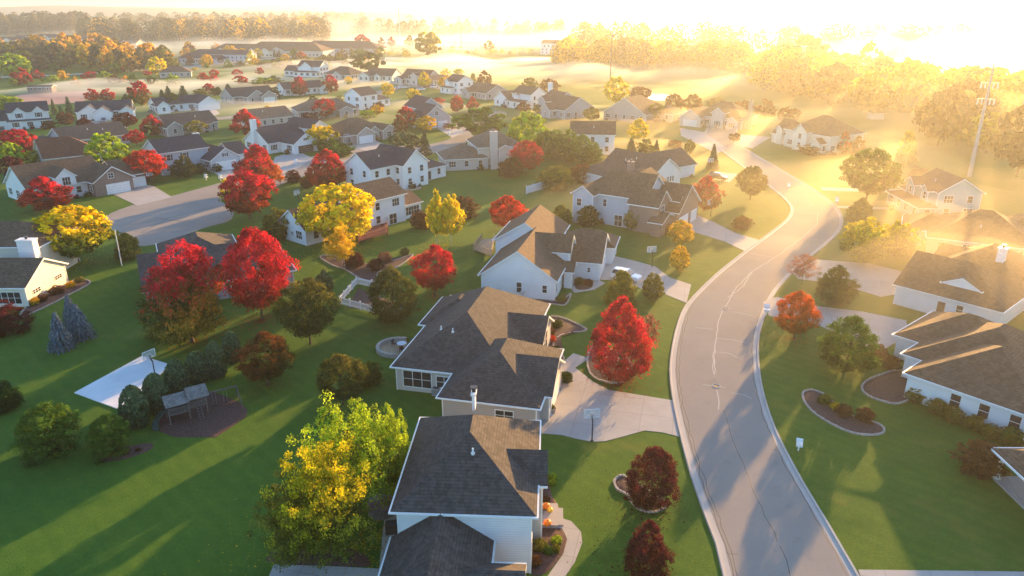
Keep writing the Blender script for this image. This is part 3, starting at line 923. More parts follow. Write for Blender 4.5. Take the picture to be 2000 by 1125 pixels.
house('white ranch house with three front gables and a blue car at its garage', (-156.5, 292.0), 22, W, SL,
      [(-10, -6, 9.5, 7, 2.9, 'xgg', .5), (-9, -10, -.5, 0, 2.9, 'ygg', .62), (-3.6, -12, 3.2, -3, 2.9, 'ygg', .6), (5, -9, 10.4, 0, 2.9, 'ygg', .6)], gar=[(2, 'f', 0, 4.6)], shut=True)
house('white house with wide triple garage gable behind a dark round tree', (-136.0, 313.0), 42, W, SL,
      [(-12, -5, 8, 5, 2.9, 'xgg', .55), (3, -9.5, 12.5, 3, 2.9, 'ygg', .58), (-12.5, -8, -7, 0, 2.9, 'ygg', .7)], gar=[(1, 'f', -1.9, 4.2), (1, 'f', 2.6, 2.6)])
house('taupe house with paired overlapping front gables in thin mist', (-118.5, 344.0), 45, TP, CH,
      [(-11, -6, 10, 6.5, 2.9, 'xgg', .52), (-7, -12, 2.5, 0, 2.9, 'ygg', .6), (-1.5, -14, 6.5, -3, 2.9, 'ygg', .6)], gar=[(2, 'f', 0, 4.8)])
house('white ranch with a red maple standing against its dark roof', (-103.0, 374.0), 38, W, SL,
      [(-11, -5.5, 10, 5.5, 2.9, 'xgg', .55), (6, -8, 11, 0, 2.9, 'ygg', .6), (-7, -8.5, -2, 0, 2.8, 'ygg', .5)])
house('white two storey farmhouse with a warm lit end gable and low front wing', (-121.5, 472.0), -18, W, SL,
      [(-8, -5.5, 8, 5.5, 5.7, 'xgg', .62), (-5, -7, 3, 0, 5.75, 'ygg', .7), (-18, -5, -7, 5, 3, 'xgg', .6), (-9, -9.5, 8, -5, 2.8, 'xhh', .35)], shut=True)
house('grey hip roofed house with pinkish lit end, right of the white farmhouse', (-98.0, 453.0), -28, BE, CH, [(-11, -7.5, 10, 7.5, 2.9, 'h', .55), (-2, -10, 5, 0, 2.9, 'ygg', .55)])
house('beige house with warm lit gable end and low left gable', (-74.5, 444.0), -18, CR, CH,
      [(-8, -7, 9.5, 7, 2.9, 'xgg', .55), (-10.5, -11, -3, 0, 2.9, 'ygg', .6), (-1.5, -9, 3, 0, 2.9, 'ygg', .65)])
house('tan multi gabled house behind a bright yellow tree', (-49.5, 421.0), -32, BE, CH,
      [(-10, -7, 9, 7, 3.2, 'xgg', .66), (-12, -10, -6, 2, 2.9, 'ygg', .6), (-1, -9, 4, 0, 5.0, 'ygg', .7), (8, -9, 15, 4, 3.2, 'ygg', .65)])
house('small white two storey house with a red porch roof at the mist edge', (-26.0, 378.0), -50, W, SL,
      [(-5.5, -5, 5.5, 5, 5.6, 'xgg', .6), (-3.5, -6.6, .5, 0, 5.6, 'ygg', .7), (-6, -8, 3, -4.4, 2.8, 'xhh', .35)])
house('low taupe house with plain wide gable at the mist edge', (-11.5, 357.0), -55, TP, BR,
      [(-9, -7, 9, 7, 2.9, 'xgg', .52), (-7, -10.5, 0, 0, 2.9, 'ygg', .58)])
house('white house with raised second storey and brown porch roof', (7.0, 322.0), -50, W, CH,
      [(-6, -4.6, 6.5, 4.8, 5.7, 'xgg', .6), (-14, -8, -4, 3, 3.0, 'ygg', .66), (-6, -8.6, 7, -4, 2.9, 'xgg', .36), (-3, -5.5, -.5, 0, 5.2, 'ygg', .8)], vents=0)
house('grey house with broad end gable and a chimney, left of the misty field', (22.5, 293.0), -58, GY, CH,
      [(-6.5, -7.5, 6.5, 7.5, 3.3, 'xgg', .6), (-5.5, -10.5, 1, 0, 3.1, 'ygg', .75), (-17, -3, -5.5, 8.5, 5.0, 'xgg', .6), (-15, -5.5, -9, 0, 5.0, 'ygg', .7)], chim=[(-18, 3, 1.6, 1.2, 11, 3, 'siding white')])
# --- left edge
house('cream house with glowing sunlit gable wall and white chimney', (-68.6, 97.4), 0, CR, BR,
      [(-11, 0, .3, 10.8, 3.0, 'xgg', .5), (-18, 10.4, -3.4, 21, 5.7, 'h', .5)], auto=False, chim=[(-4.2, 9.2, 2.4, 1.3, 7.2, 0, 'siding white')],
      win=[(0, 'r', -2.6, 1.3, 1.8, .6, 2), (0, 'r', 2.9, 1.4, 1.7, .6, 2), (0, 'f', 2.6, .5, 3.6, 1.7, 3)])
house('low grey roofed house mostly hidden behind the two big red maples', (-51.2, 95.8), 27, GY, CH,
      [(0, 0, 21, 15, 2.9, 'xgh', .45), (3, 9, 15, 24, 2.9, 'yhh', .48)], vents=1)
# --- far buildings
def far(label, x, y, a, blocks, wm, rm, cat='house', name='house', **k):
    return house(label, (x, y), a, wm, rm, blocks, cat=cat, name=name, **k)
def atg(px, py): p = at(px, py); return p.x, p.y
x, y = atg(415, 122)
far('long low complex wing with blue roof and cream gabled clerestory', x, y, -12, [(-22, -12, 18, 12, 3.6, 'h', .5), (-2, -7, 34, 7, 6.2, 'xgg', .45)], BG, SL, 'building', 'care_home')
x, y = atg(480, 110)
far('brown roofed complex with a row of pale dormers behind amber trees', x, y, -10, [(-28, -10, 30, 10, 5.2, 'xhh', .5), (-20, -12, -12, 0, 5, 'ygg', .6), (-6, -12, 2, 0, 5, 'ygg', .6), (8, -12, 16, 0, 5, 'ygg', .6), (20, -12, 28, 0, 5, 'ygg', .6)], CR, BR, 'building', 'care_home')
x, y = atg(570, 109)
far('wide brown hip roofed complex behind a row of dark spruces', x, y, -8, [(-40, -14, 34, 14, 4.6, 'h', .5), (-12, -18, 2, 0, 4.6, 'ygg', .45)], BE, BR, 'building', 'care_home')
x, y = atg(665, 103)
far('grey hip roofed complex farthest along the row, half in mist', x, y, -8, [(-38, -14, 42, 14, 4.2, 'h', .45)], GY, CH, 'building', 'care_home')
x, y = atg(1081, 106)
far('white three storey block alone in the mist', x, y, -25, [(-10, -7, 10, 7, 9.5, 'xgg', .4)], W, CH, 'apartment block', 'apartment_block', win=[(0, 'f', -6, 6.5, 1.2, 1.4, 0), (0, 'f', -2, 6.5, 1.2, 1.4, 0), (0, 'f', 2, 6.5, 1.2, 1.4, 0), (0, 'f', 6, 6.5, 1.2, 1.4, 0)])
for i, (px, py, w, lab) in enumerate(((12, 101, 24, 'grey house end at the left edge behind the amber trees'), (22, 80, 40, 'pale roofed house row nearest the left edge, before the dark wood'), (62, 76, 40, 'pale gabled house beside the amber trees, before the dark wood'), (100, 74, 40, 'dark roofed house right of the pale gabled houses, far left'), (150, 77, 46, 'low house with grey roof under the far left wood'), (258, 86, 30, 'small grey house with white gable behind the amber trees'))):
    x, y = atg(px, py + 6)
    far(lab, x, y, 20 - i * 7, [(-w * .4, -7, w * .4, 7, 4.2, 'xgg', .55), (-5, -10, 4, 0, 4.2, 'ygg', .6)], (W, CR, BE)[i % 3], (SL, CH, TP and BR)[i % 3])
x, y = atg(345, 150)
far('lone brown roofed house in the white mist left of the red trees', x, y, 20, [(-9, -6, 9, 6, 3, 'h', .55)], TP, BR)
x, y = atg(83, 180)
far('open brown picnic shelter beside the clay infield', x, y, 8, [(-6, -3, 6, 3, 2.7, 'xgg', .25)], 'brick brown', BR, 'shelter', 'picnic_shelter')
x, y = atg(1709, 232)
far('small white roofed gazebo in the golden mist', x, y, 0, [(-2.6, -2.6, 2.6, 2.6, 2.4, 'h', .5)], W, TN, 'gazebo', 'gazebo', auto=False)
# --- crowns are built once per form in a unit box (height 1, width about 1) and stand in the scene as scaled copies
def prof_round(t): return math.sin(math.pi * min(1, max(0, t)) ** .85) ** .55
def prof_oval(t): return max(.0, math.sin(math.pi * t ** .62)) ** .7
def prof_egg(t): return max(0, math.sin(math.pi * t ** .68)) ** .6
def prof_cone(t): return (1 - t) ** .85 * min(1, t * 9 + .35)
def prof_flame(t): return (1 - t) ** .5 * min(1, t * 5 + .4)
def prof_arbor(t): return max(0, 1 - ((t - .34) / .68) ** 2) ** .55 if t > .34 else .72 + .28 * math.sin(math.pi / 2 * t / .34)
def prof_broad(t): return math.sin(math.pi * min(1, t) ** .75) ** .42
PROF = dict(round=prof_round, oval=prof_oval, egg=prof_egg, cone=prof_cone, arbor=prof_arbor, flame=prof_flame, broad=prof_broad)

def leaf_quad(vs, fs, tints, c, nrm, size, tint, rg):
    u = nrm.orthogonal().normalized()
    a = rg.uniform(0, 6.283)
    u = Matrix.Rotation(a, 3, nrm) @ u
    w = nrm.cross(u)
    l, b = size * rg.uniform(.7, 1.3), size * rg.uniform(.35, .62)
    k = len(vs)
    vs += [tuple(c - u * l * .5), tuple(c + w * b - u * l * .05), tuple(c + u * l * .55), tuple(c - w * b)]
    fs.append((k, k + 1, k + 2, k + 3))
    tints += [tint] * 4

def crown_mesh(form, z0, leaves, size, clumps, seed, airy=0.0, ragged=.16, lobes=0, clump_r=.13):
    """leaf faces gathered in clumps spread through the crown volume; airy>0 opens gaps"""
    rg = random.Random(seed)
    vs, fs, ti = [], [], []
    ph = [rg.uniform(0, 6.28) for _ in range(6)]
    pf = PROF[form]
    lobe = [(Vector((0, 0, 0)), 1, 1)]
    if lobes:
        lobe = []
        for i in range(lobes):
            a = 6.283 * i / lobes + rg.uniform(-.5, .5)
            r = rg.uniform(.10, .22) if i else 0
            lobe.append((Vector((r * math.cos(a), r * math.sin(a), 0)), rg.uniform(.66, .84), 1.0 if i == 0 else rg.uniform(.74, .97)))
    per = max(1, leaves // clumps)
    made = skipped = 0
    while made < clumps:
        lo, sx, sz = lobe[made % len(lobe)]
        t = rg.random()
        r0 = pf(t)
        if rg.random() > r0 + .12: continue
        a = rg.uniform(0, 6.283)
        wob = 1 + ragged * (math.sin(3 * a + ph[0] + 5 * t) * .5 + math.sin(5 * a + ph[1] - 7 * t) * .35 + math.sin(2 * a + ph[2] + 11 * t) * .4)
        rad = .5 * r0 * wob * (rg.random() ** (.1 if form == 'arbor' else .24 if airy < .3 else .5))
        if form != 'arbor' and rg.random() < .09: rad *= 1.16
        rad = max(0, rad - clump_r * .3) if form != 'cone' else rad
        c = Vector((rad * math.cos(a) * sx, rad * math.sin(a) * sx, z0 + (1 - z0) * (t * .94) * sz)) + lo * (1 if lobes else 0)
        if form != 'arbor' and noise.noise(Vector((c.x * 5 + seed, c.y * 5, c.z * 5 + seed * .37))) > .16 and rg.random() < .8:
            skipped += 1
            if skipped < clumps * 2: continue
        made += 1
        ct = min(1, max(0, rg.gauss(.5, .2)))
        cr = clump_r * rg.uniform(.6, 1.25) * (1 - .35 * t)
        for k in range(per):
            d = Vector((rg.gauss(0, 1), rg.gauss(0, 1), rg.gauss(.15, 1)))
            if d.length < 1e-3: continue
            d.normalize()
            q = c + Vector((d.x * cr, d.y * cr, d.z * cr * .72)) * (rg.random() ** .4)
            out = (Vector((q.x, q.y, (q.z - (z0 + .45 * (1 - z0))) * .6)))
            nrm = (d * .7 + out * 1.2 + Vector((rg.gauss(0, .45), rg.gauss(0, .45), rg.gauss(.2, .45)))).normalized()
            leaf_quad(vs, fs, ti, q, nrm, size * rg.uniform(.7, 1.2), min(1, max(0, ct + rg.gauss(0, .13))), rg)
    return leaf_mesh('crown', vs, fs, ti)

def leaf_mesh(name, vs, fs, ti):
    me = bpy.data.meshes.new(name)
    me.from_pydata(vs, [], fs)
    at_ = me.attributes.new('tint', 'FLOAT', 'POINT')
    at_.data.foreach_set('value', ti)
    me.materials.append(LEAF['green'])
    me.update()
    return me

def conifer_mesh(leaves, size, tiers, seed, full=.5):
    rg = random.Random(seed)
    vs, fs, ti = [], [], []
    for i in range(tiers):
        t = (i + .2) / tiers
        rad = .5 * (1 - t) ** .9 + .015
        nb = max(5, int(15 * (1 - t)) + 4)
        off = rg.uniform(0, 6.28)
        for j in range(nb):
            a = off + 6.283 * j / nb + rg.uniform(-.12, .12)
            L = rad * rg.uniform(.82, 1.12)
            bt = min(1, max(0, rg.gauss(.5, .2)))
            n = max(4, int(leaves / tiers / nb))
            for k in range(n):
                s = rg.uniform(.12, 1) ** .6
                q = Vector((math.cos(a) * L * s, math.sin(a) * L * s, .03 + t * .95 - s * s * L * .30 + rg.gauss(0, .008)))
                q += Vector((rg.gauss(0, 1), rg.gauss(0, 1), rg.gauss(0, .5))) * .02 * (1.4 - s)
                nrm = Vector((math.cos(a) * .6 + rg.gauss(0, .4), math.sin(a) * .6 + rg.gauss(0, .4), .75)).normalized()
                leaf_quad(vs, fs, ti, q, nrm, size, min(1, max(0, bt + (s - .6) * .5 + rg.gauss(0, .1))), rg)
    return leaf_mesh('crown', vs, fs, ti)

def trunk_mesh(form, z0, seed, m='bark', rad=.028, limbs=7, top=.8, stems=1, spread=.3):
    rg = random.Random(seed)
    t = MB()
    for sidx in range(stems):
        a0 = 6.283 * sidx / stems + rg.uniform(0, 1)
        lean = (spread * .5 if stems > 1 else .02)
        base = Vector((math.cos(a0), math.sin(a0), 0)) * (.03 if stems > 1 else 0)
        topv = Vector((math.cos(a0) * lean, math.sin(a0) * lean, top))
        r = rad * (1 if stems == 1 else .72)
        pts = [base.lerp(topv, f) + Vector((rg.gauss(0, .008), rg.gauss(0, .008), 0)) * (f > 0) for f in (0, .08, .25, .5, .75, 1)]
        t.tube(pts, [r * 1.45, r, r * .85, r * .6, r * .35, r * .12], m, 7)
        for i in range(limbs):
            f = z0 / top + (.9 - z0 / top) * (i + .3) / limbs
            p = base.lerp(topv, f)
            a = i * 2.4 + rg.uniform(-.4, .4)
            L = spread * (1.1 - f * .6)
            q = p + Vector((math.cos(a) * L * .55, math.sin(a) * L * .55, L * .5))
            q2 = p + Vector((math.cos(a) * L, math.sin(a) * L, L * .95))
            rr = r * (1 - f) * .62 + r * .06
            t.tube([p, q, q2], [rr, rr * .65, rr * .2], m, 5)
    return t.mesh('trunk')

CR_M, TR_M = {}, {}
FORMS = {
    # form: profile, crown base, ragged, airy, lobes, trunk args
    'round':  ('round', .17, .14, 0, 0, dict(rad=.022, top=.75, spread=.28)),
    'oval':   ('oval', .10, .14, 0, 0, dict(rad=.022, top=.8, spread=.22)),
    'egg':    ('egg', .05, .20, 0, 0, dict(rad=.020, top=.8, spread=.22)),
    'flame':  ('flame', .04, .22, 0, 0, dict(rad=.018, top=.85, spread=.2)),
    'broad':  ('broad', .10, .20, 0, 5, dict(rad=.03, top=.7, spread=.34)),
    'clumpy': ('broad', .12, .30, .5, 6, dict(rad=.016, top=.8, spread=.3, stems=3)),
    'birch':  ('oval', .24, .28, .5, 3, dict(rad=.014, top=.9, spread=.2, stems=2, m='birch bark')),
    'thin':   ('round', .25, .25, .8, 0, dict(rad=.014, top=.85, spread=.3)),
    'bush':   ('broad', .0, .2, 0, 3, dict(rad=.02, top=.5, spread=.3, stems=3)),
    'arbor':  ('arbor', .0, .08, 0, 0, dict(rad=.02, top=.6, spread=.1)),
}
LODS = {0: (23000, .0215, 420), 1: (9500, .039, 280), 2: (2300, .078, 120), 3: (700, .135, 60)}
def crown_for(form, lod, var):
    key = (form, lod, var)
    if key not in CR_M:
        nl, sz, cl = LODS[lod]
        if form == 'conifer':
            CR_M[key] = conifer_mesh({0: 6500, 1: 3000, 2: 900, 3: 320}[lod], {0: .040, 1: .055, 2: .10, 3: .17}[lod], {0: 26, 1: 18, 2: 11, 3: 8}[lod], 50 + var)
        else:
            pf, z0, rag, airy, lobes, _ = FORMS[form]
            if airy: nl, cl = int(nl * (.9 if airy < .7 else .4)), int(cl * .8)
            if airy and lod == 0: sz *= .78
            if form == 'arbor': nl, cl = int(nl * 1.3), int(cl * 5)
            if form == 'arbor': sz *= 1.5
            CR_M[key] = crown_mesh(pf, z0, nl, sz, cl, sum(map(ord, form)) * 7 + lod * 31 + var * 101, airy, rag, lobes, .04 if form == 'arbor' else (.085 if airy else .095))
    return CR_M[key]
def trunk_for(form, var):
    key = (form, var)
    if key not in TR_M:
        if form == 'conifer':
            t = MB(); t.tube([(0, 0, 0), (0, 0, .5), (0, 0, .96)], [.03, .018, .004], 'bark', 7); TR_M[key] = t.mesh('trunk')
        else:
            TR_M[key] = trunk_mesh(form, FORMS[form][1], sum(map(ord, form)) + var * 13, **FORMS[form][5])
    return TR_M[key]

TREES = []
def tree(px, yb, yt, w, form, leaf, label, cat='tree', name=None, group=None, lod=None, pos=None, hgt=None, wid=None):
    p = at(px, yb) if pos is None else Vector((*pos, 0))
    h = height_at(p, yt) if hgt is None else hgt
    mid = Vector((p.x, p.y, h * .5))
    wd = (w * depth(mid) / FPX) if wid is None else wid
    d = p.length
    if lod is None: lod = 0 if (d < 125 and w > 55) else 1 if d < 210 else 2 if d < 430 else 3
    var = rnd.randrange(3 if lod < 2 else 4)
    nm = name or ('conifer' if form == 'conifer' else 'shrub' if form == 'bush' else 'tree')
    r = thing(nm, label, cat, p, rnd.uniform(-.5, .5) if 'green' in leaf or 'orange' in leaf or 'gold' in leaf else rnd.uniform(0, 6.28), group)
    for nm2, me, mat in (('trunk', trunk_for(form, var), None), ('crown', crown_for(form, lod, var), LEAF[leaf])):
        o = bpy.data.objects.new(nm2, me)
        COL.objects.link(o)
        o.parent = r
        s = wd * 1.1 if nm2 == 'crown' else max(wd * .75, h * .35)
        o.scale = (s, s, h)
        if mat:
            o.material_slots[0].link = 'OBJECT'
            o.material_slots[0].material = mat
    TREES.append(r)
    return r

T = tree
# near and middle trees, photo pixels: foot x, foot row, top row, crown width
T(376, 668, 458, 156, 'broad', 'red green', 'huge maple with red top over green lower leaves, left of the plain red one')
T(513, 625, 440, 126, 'round', 'red', 'huge bright red maple right of the red topped green maple')
T(152, 512, 398, 140, 'round', 'yellow green', 'round tree with yellow top and green lower leaves by the cul-de-sac and white pole')
T(95, 412, 342, 88, 'oval', 'red dark', 'red maple in front of the brick house with arched dormer')
T(288, 356, 290, 78, 'round', 'orange red', 'dense round orange red maple between brick house and blue grey house')
T(508, 372, 278, 82, 'oval', 'red orange', 'red maple with orange right flank, upper of two by the cul-de-sac mouth')
T(488, 428, 330, 98, 'round', 'red dark', 'red maple with dark lower leaves, lower of two by the cul-de-sac mouth')
T(452, 420, 345, 34, 'thin', 'yellow green', 'thin yellowing tree pressed against the lower red maple by the cul-de-sac')
T(642, 368, 288, 72, 'oval', 'red dark', 'dark footed red maple left of the white L shaped house')
T(666, 480, 353, 132, 'round', 'yellow', 'largest bright yellow tree, in front of the white house with red deck')
T(672, 525, 430, 70, 'birch', 'gold', 'golden birch standing below the largest yellow tree')
T(542, 468, 403, 66, 'bush', 'olive', 'olive shrubby tree beside the small white garage wing', 'tree', 'tree')
T(853, 478, 364, 46, 'birch', 'yellow', 'yellow birch with white stem, left of the pair on the back lawn')
T(882, 480, 375, 54, 'birch', 'yellow', 'yellow birch with white stem, right of the pair on the back lawn')
T(990, 452, 380, 66, 'round', 'orange red', 'compact orange red maple on the lawn above the white gabled house')
T(850, 578, 476, 80, 'round', 'red', 'compact red maple on the lawn left of the white gabled house')
T(768, 628, 515, 92, 'egg', 'dark edged', 'dark green tree standing at the fenced garden plot')
T(606, 672, 538, 116, 'round', 'dark edged', 'big dark green tree left of the fenced garden plot')
T(524, 752, 648, 100, 'round', 'dark copper', 'dark tree with copper tipped crown right of the arborvitae row')
T(670, 790, 690, 92, 'round', 'dark edged', 'dark green round tree right of the copper tipped tree')
T(728, 748, 706, 56, 'bush', 'dark green', 'low dark shrub beside the curved stone patio wall', 'shrub')
T(700, 1000, 758, 205, 'clumpy', 'lime', 'bright lime green clump tree left of the house with square hip roof')
T(770, 975, 768, 78, 'clumpy', 'lime', 'narrow lime leaning tree nearest the ridge of the square hip roof')
T(655, 1095, 838, 200, 'clumpy', 'gold olive', 'tall golden birch clump with orange tips in the bottom centre')
T(590, 1095, 900, 150, 'clumpy', 'olive', 'dull olive drooping birch left of the golden clump')
T(1272, 990, 868, 98, 'egg', 'maroon', 'dark maroon tree in the stone edged bed on the front lawn')
T(1262, 1125, 1013, 98, 'flame', 'maroon', 'dark maroon tree with pointed top at the bottom edge')
T(1208, 752, 572, 112, 'oval', 'red', 'tall red maple on the front lawn beside the curved driveway')
T(1262, 690, 610, 46, 'thin', 'pink', 'thin pale leaved shrub tree behind the tall red front maple')
T(1550, 662, 567, 78, 'round', 'orange', 'orange topped maple beside the double mailbox right of the street')
T(1652, 722, 613, 104, 'egg', 'green', 'dense round green tree on the lawn right of the orange maple')
T(1627, 596, 515, 72, 'egg', 'dark green', 'dark green egg shaped tree between two right hand driveways')
T(1565, 556, 494, 62, 'thin', 'pink', 'sparse pinkish young tree beside the street bend')
T(1690, 512, 422, 88, 'broad', 'gold olive', 'broad golden tree left of the brown hip roofed house in mist')
T(1748, 500, 424, 76, 'broad', 'gold olive', 'smaller golden tree touching the broad golden one')
T(1692, 392, 285, 96, 'round', 'green', 'big dark tree backlit by the sun left of the teal house')
T(1676, 446, 383, 48, 'oval', 'olive', 'dim rounded tree between the golden tree and the street bend')
T(1465, 390, 321, 52, 'round', 'dark green', 'dark round tree by the street, right of the parked dark car')
T(1376, 412, 340, 58, 'oval', 'red orange', 'orange red maple on the lawn before the tall white gable')
T(1391, 330, 279, 28, 'conifer', 'spruce', 'lone pointed spruce by the street above the parked dark car')
T(1274, 585, 530, 40, 'egg', 'olive', 'small young yellow green tree on the lawn by the white car')
T(1212, 598, 523, 66, 'flame', 'olive', 'loose olive conifer at the white car and driveway')
T(1328, 482, 428, 46, 'round', 'gold', 'small orange leaved tree at the lower lawn of the brick fronted house')
T(1326, 528, 476, 36, 'egg', 'gold', 'little yellowish tree nearest the basketball hoop by the white car')
T(1150, 440, 398, 48, 'bush', 'dark green', 'dark shrub tree against the grey side wall of the brick fronted house', 'shrub')
T(1236, 448, 402, 36, 'egg', 'olive', 'narrow olive shrub by the brick porch corner', 'shrub')
T(1098, 440, 398, 44, 'bush', 'olive', 'low brownish shrub left of the grey brick fronted house', 'shrub')
T(1448, 446, 420, 44, 'bush', 'brown', 'brownish low shrub on the lawn at the road curve', 'shrub')
for i, (x, yb, yt, w, lab) in enumerate(((268, 830, 750, 66, 'lowest of the six dark arborvitae along the play area'), (311, 802, 726, 60, 'second dark arborvitae beside the shingled playhouse roof'), (350, 766, 699, 54, 'third dark arborvitae at the white court corner'), (389, 744, 684, 54, 'fourth dark arborvitae, just above the playhouse'), (425, 736, 664, 48, 'fifth dark arborvitae from the bottom of the row'), (456, 706, 644, 44, 'topmost dark arborvitae of the row, beside the copper tipped tree'))):
    T(x, yb, yt, w * .76, 'arbor', 'arborvitae', lab, 'arborvitae', 'arborvitae', 'row of arborvitae by the white court')
T(122, 682, 609, 54, 'conifer', 'blue spruce', 'blue spruce at the left of the three on the shaded lawn', 'spruce', 'blue_spruce', 'blue spruces', 0)
T(161, 660, 593, 56, 'conifer', 'blue spruce', 'blue spruce at the right of the three on the shaded lawn', 'spruce', 'blue_spruce', 'blue spruces', 0)
T(145, 642, 574, 46, 'conifer', 'blue spruce', 'blue spruce half hidden behind the other two', 'spruce', 'blue_spruce', 'blue spruces', 0)
T(636, 580, 524, 34, 'egg', 'pale green', 'pale silvery conifer behind the big dark green tree', 'conifer', 'conifer')
T(108, 880, 786, 132, 'bush', 'green', 'large leafy green shrub mass left of the play area', 'shrub')
T(222, 885, 808, 90, 'bush', 'green', 'second leafy green shrub, between the large one and the arborvitae', 'shrub')
T(15, 802, 742, 66, 'bush', 'dark green', 'dark shrub cut by the left edge below the cream house', 'shrub')
T(12, 650, 585, 84, 'bush', 'maroon', 'plum coloured shrub at the cream house corner', 'shrub')
T(252, 505, 452, 54, 'flame', 'olive', 'dull olive shrub tree right of the white pole', 'shrub')
T(318, 660, 632, 60, 'bush', 'olive', 'low olive growth under the red topped maple', 'shrub')
# around the middle houses
T(940, 272, 207, 96, 'round', 'green', 'big dark green spreading tree behind the tan chimney house')
T(1030, 306, 213, 70, 'round', 'lime', 'big lime green tree at the left end of the pine screen')
T(1006, 288, 228, 36, 'flame', 'gold olive', 'orange tinged cone shaped tree left of the lime tree')
T(1028, 340, 272, 62, 'round', 'red', 'rounded red maple below the pine screen')
for x, yb, yt, w in ((1062, 306, 250, 40), (1086, 312, 252, 40), (1110, 318, 252, 44), (1136, 322, 262, 46), (1156, 322, 276, 36)):
    T(x, yb, yt - 3, w * 1.1, 'egg', 'pine green', 'tall soft pine in the dense green screen by the white two storey house', 'pine', 'pine', 'pines of the green screen', 1)
T(1000, 345, 305, 60, 'bush', 'brown', 'brownish low shrub under the rounded red maple', 'shrub')
T(1090, 368, 322, 80, 'bush', 'olive', 'dim shrub below the pine screen behind the white panel fence', 'shrub')
T(1140, 356, 318, 66, 'bush', 'brown', 'misty brown shrub above the white panel fence', 'shrub')
T(790, 306, 253, 62, 'round', 'pale green', 'pale green loose tree right of the three gabled brown house')
T(830, 302, 256, 30, 'conifer', 'spruce', 'dark narrow spruce beside the pale green loose tree')
T(633, 292, 236, 62, 'broad', 'yellow green', 'yellow topped tree right of the open dark garage')
T(668, 305, 278, 62, 'bush', 'green', 'green shrub band below the yellow topped tree', 'shrub')
T(795, 254, 203, 40, 'oval', 'red dark', 'dark red maple touching the grey craftsman house')
T(780, 268, 228, 32, 'oval', 'brown', 'dull red brown small tree below the dark red craftsman maple')
T(833, 258, 225, 40, 'round', 'gold', 'olive gold low tree before the craftsman garage')
T(757, 190, 160, 26, 'round', 'yellow', 'bright yellow round tree right of the white plain gabled house')
T(807, 198, 171, 26, 'round', 'yellow', 'yellow round tree behind the craftsman roof')
T(829, 170, 139, 27, 'oval', 'yellow', 'bright yellow tree before the multi gabled tan house')
T(868, 172, 149, 26, 'round', 'gold', 'yellow olive tree left of the small white two storey house')
T(870, 158, 132, 20, 'thin', 'gold', 'pale thin tree above the yellow olive one')
T(682, 170, 148, 16, 'thin', 'yellow green', 'thin yellow sapling left of the white two storey houses')
T(893, 220, 183, 26, 'oval', 'red', 'red maple, left of the pair before the mist edge houses')
T(923, 216, 188, 23, 'oval', 'red', 'red maple, right of the pair before the mist edge houses')
T(856, 208, 190, 24, 'round', 'red', 'red maple peeping over the craftsman roof')
T(897, 150, 133, 20, 'round', 'lime', 'lime green round tree behind the small white two storey house')
T(924, 165, 141, 16, 'flame', 'olive', 'olive pointed tree right of the small white two storey house')
T(946, 168, 136, 28, 'oval', 'brown', 'russet tree at the edge of the white mist')
T(1036, 182, 150, 32, 'round', 'olive', 'olive tree behind the raised second storey house')
T(1072, 188, 151, 38, 'round', 'brown', 'russet tree behind the white chimney')
T(1022, 222, 198, 26, 'round', 'brown', 'small orange brown tree before the raised second storey house')
T(1050, 222, 202, 18, 'round', 'olive', 'little green tree between the two grey white houses at centre')
T(1155, 238, 207, 30, 'round', 'olive', 'yellow green small tree right of the broad grey gable')
T(1202, 206, 147, 46, 'round', 'yellow', 'golden cottonwood glowing beside the utility pole')
T(1249, 200, 167, 40, 'round', 'maroon', 'dark round backlit tree left of the bright pond')
T(1247, 275, 227, 38, 'oval', 'yellow', 'bright yellow tree right of the tall white house')
T(1258, 305, 264, 40, 'bush', 'olive', 'olive shrub under the bright yellow tree', 'shrub')
T(1232, 306, 268, 30, 'conifer', 'spruce', 'misty spruce right of the tall white house', 'spruce')
T(1281, 306, 272, 22, 'conifer', 'spruce', 'thin misty spruce right of the olive shrub', 'spruce')
T(1315, 228, 181, 36, 'round', 'brown', 'first brown backlit tree of the row before the sunny mist')
T(1351, 224, 182, 36, 'round', 'brown', 'second brown backlit tree of the row before the sunny mist')
T(1398, 212, 186, 36, 'broad', 'olive', 'olive tree rising behind the twin dormer house')
T(1449, 228, 193, 38, 'round', 'brown', 'brown backlit tree behind the chimney of the twin dormer house')
T(1491, 236, 190, 38, 'egg', 'brown', 'tallest brown backlit tree right of the twin dormer house')
T(1538, 242, 207, 42, 'round', 'brown', 'rounded backlit tree behind the cream misty house')
T(1280, 236, 200, 40, 'round', 'olive', 'dim tree below the bright pond')
T(1318, 292, 272, 26, 'round', 'brown', 'small dim tree on the lawn before the twin dormer house')
T(1346, 300, 270, 20, 'egg', 'olive', 'small upright tree right of the small dim tree')
T(1434, 278, 258, 22, 'round', 'brown', 'small round shrub tree at the chimney of the twin dormer house')
T(1645, 300, 256, 30, 'oval', 'red orange', 'reddish tree at the right end of the cream misty house')
T(1674, 300, 265, 40, 'bush', 'brown', 'brown shrub mass right of the reddish tree', 'shrub')
T(1765, 325, 250, 44, 'flame', 'wood sunny', 'slanting sunlit conifer left of the tall power pole')
T(1580, 300, 282, 60, 'bush', 'brown', 'low planting before the cream misty house', 'shrub')
T(1790, 345, 322, 36, 'bush', 'brown', 'low brown shrub above the teal house porch', 'shrub')
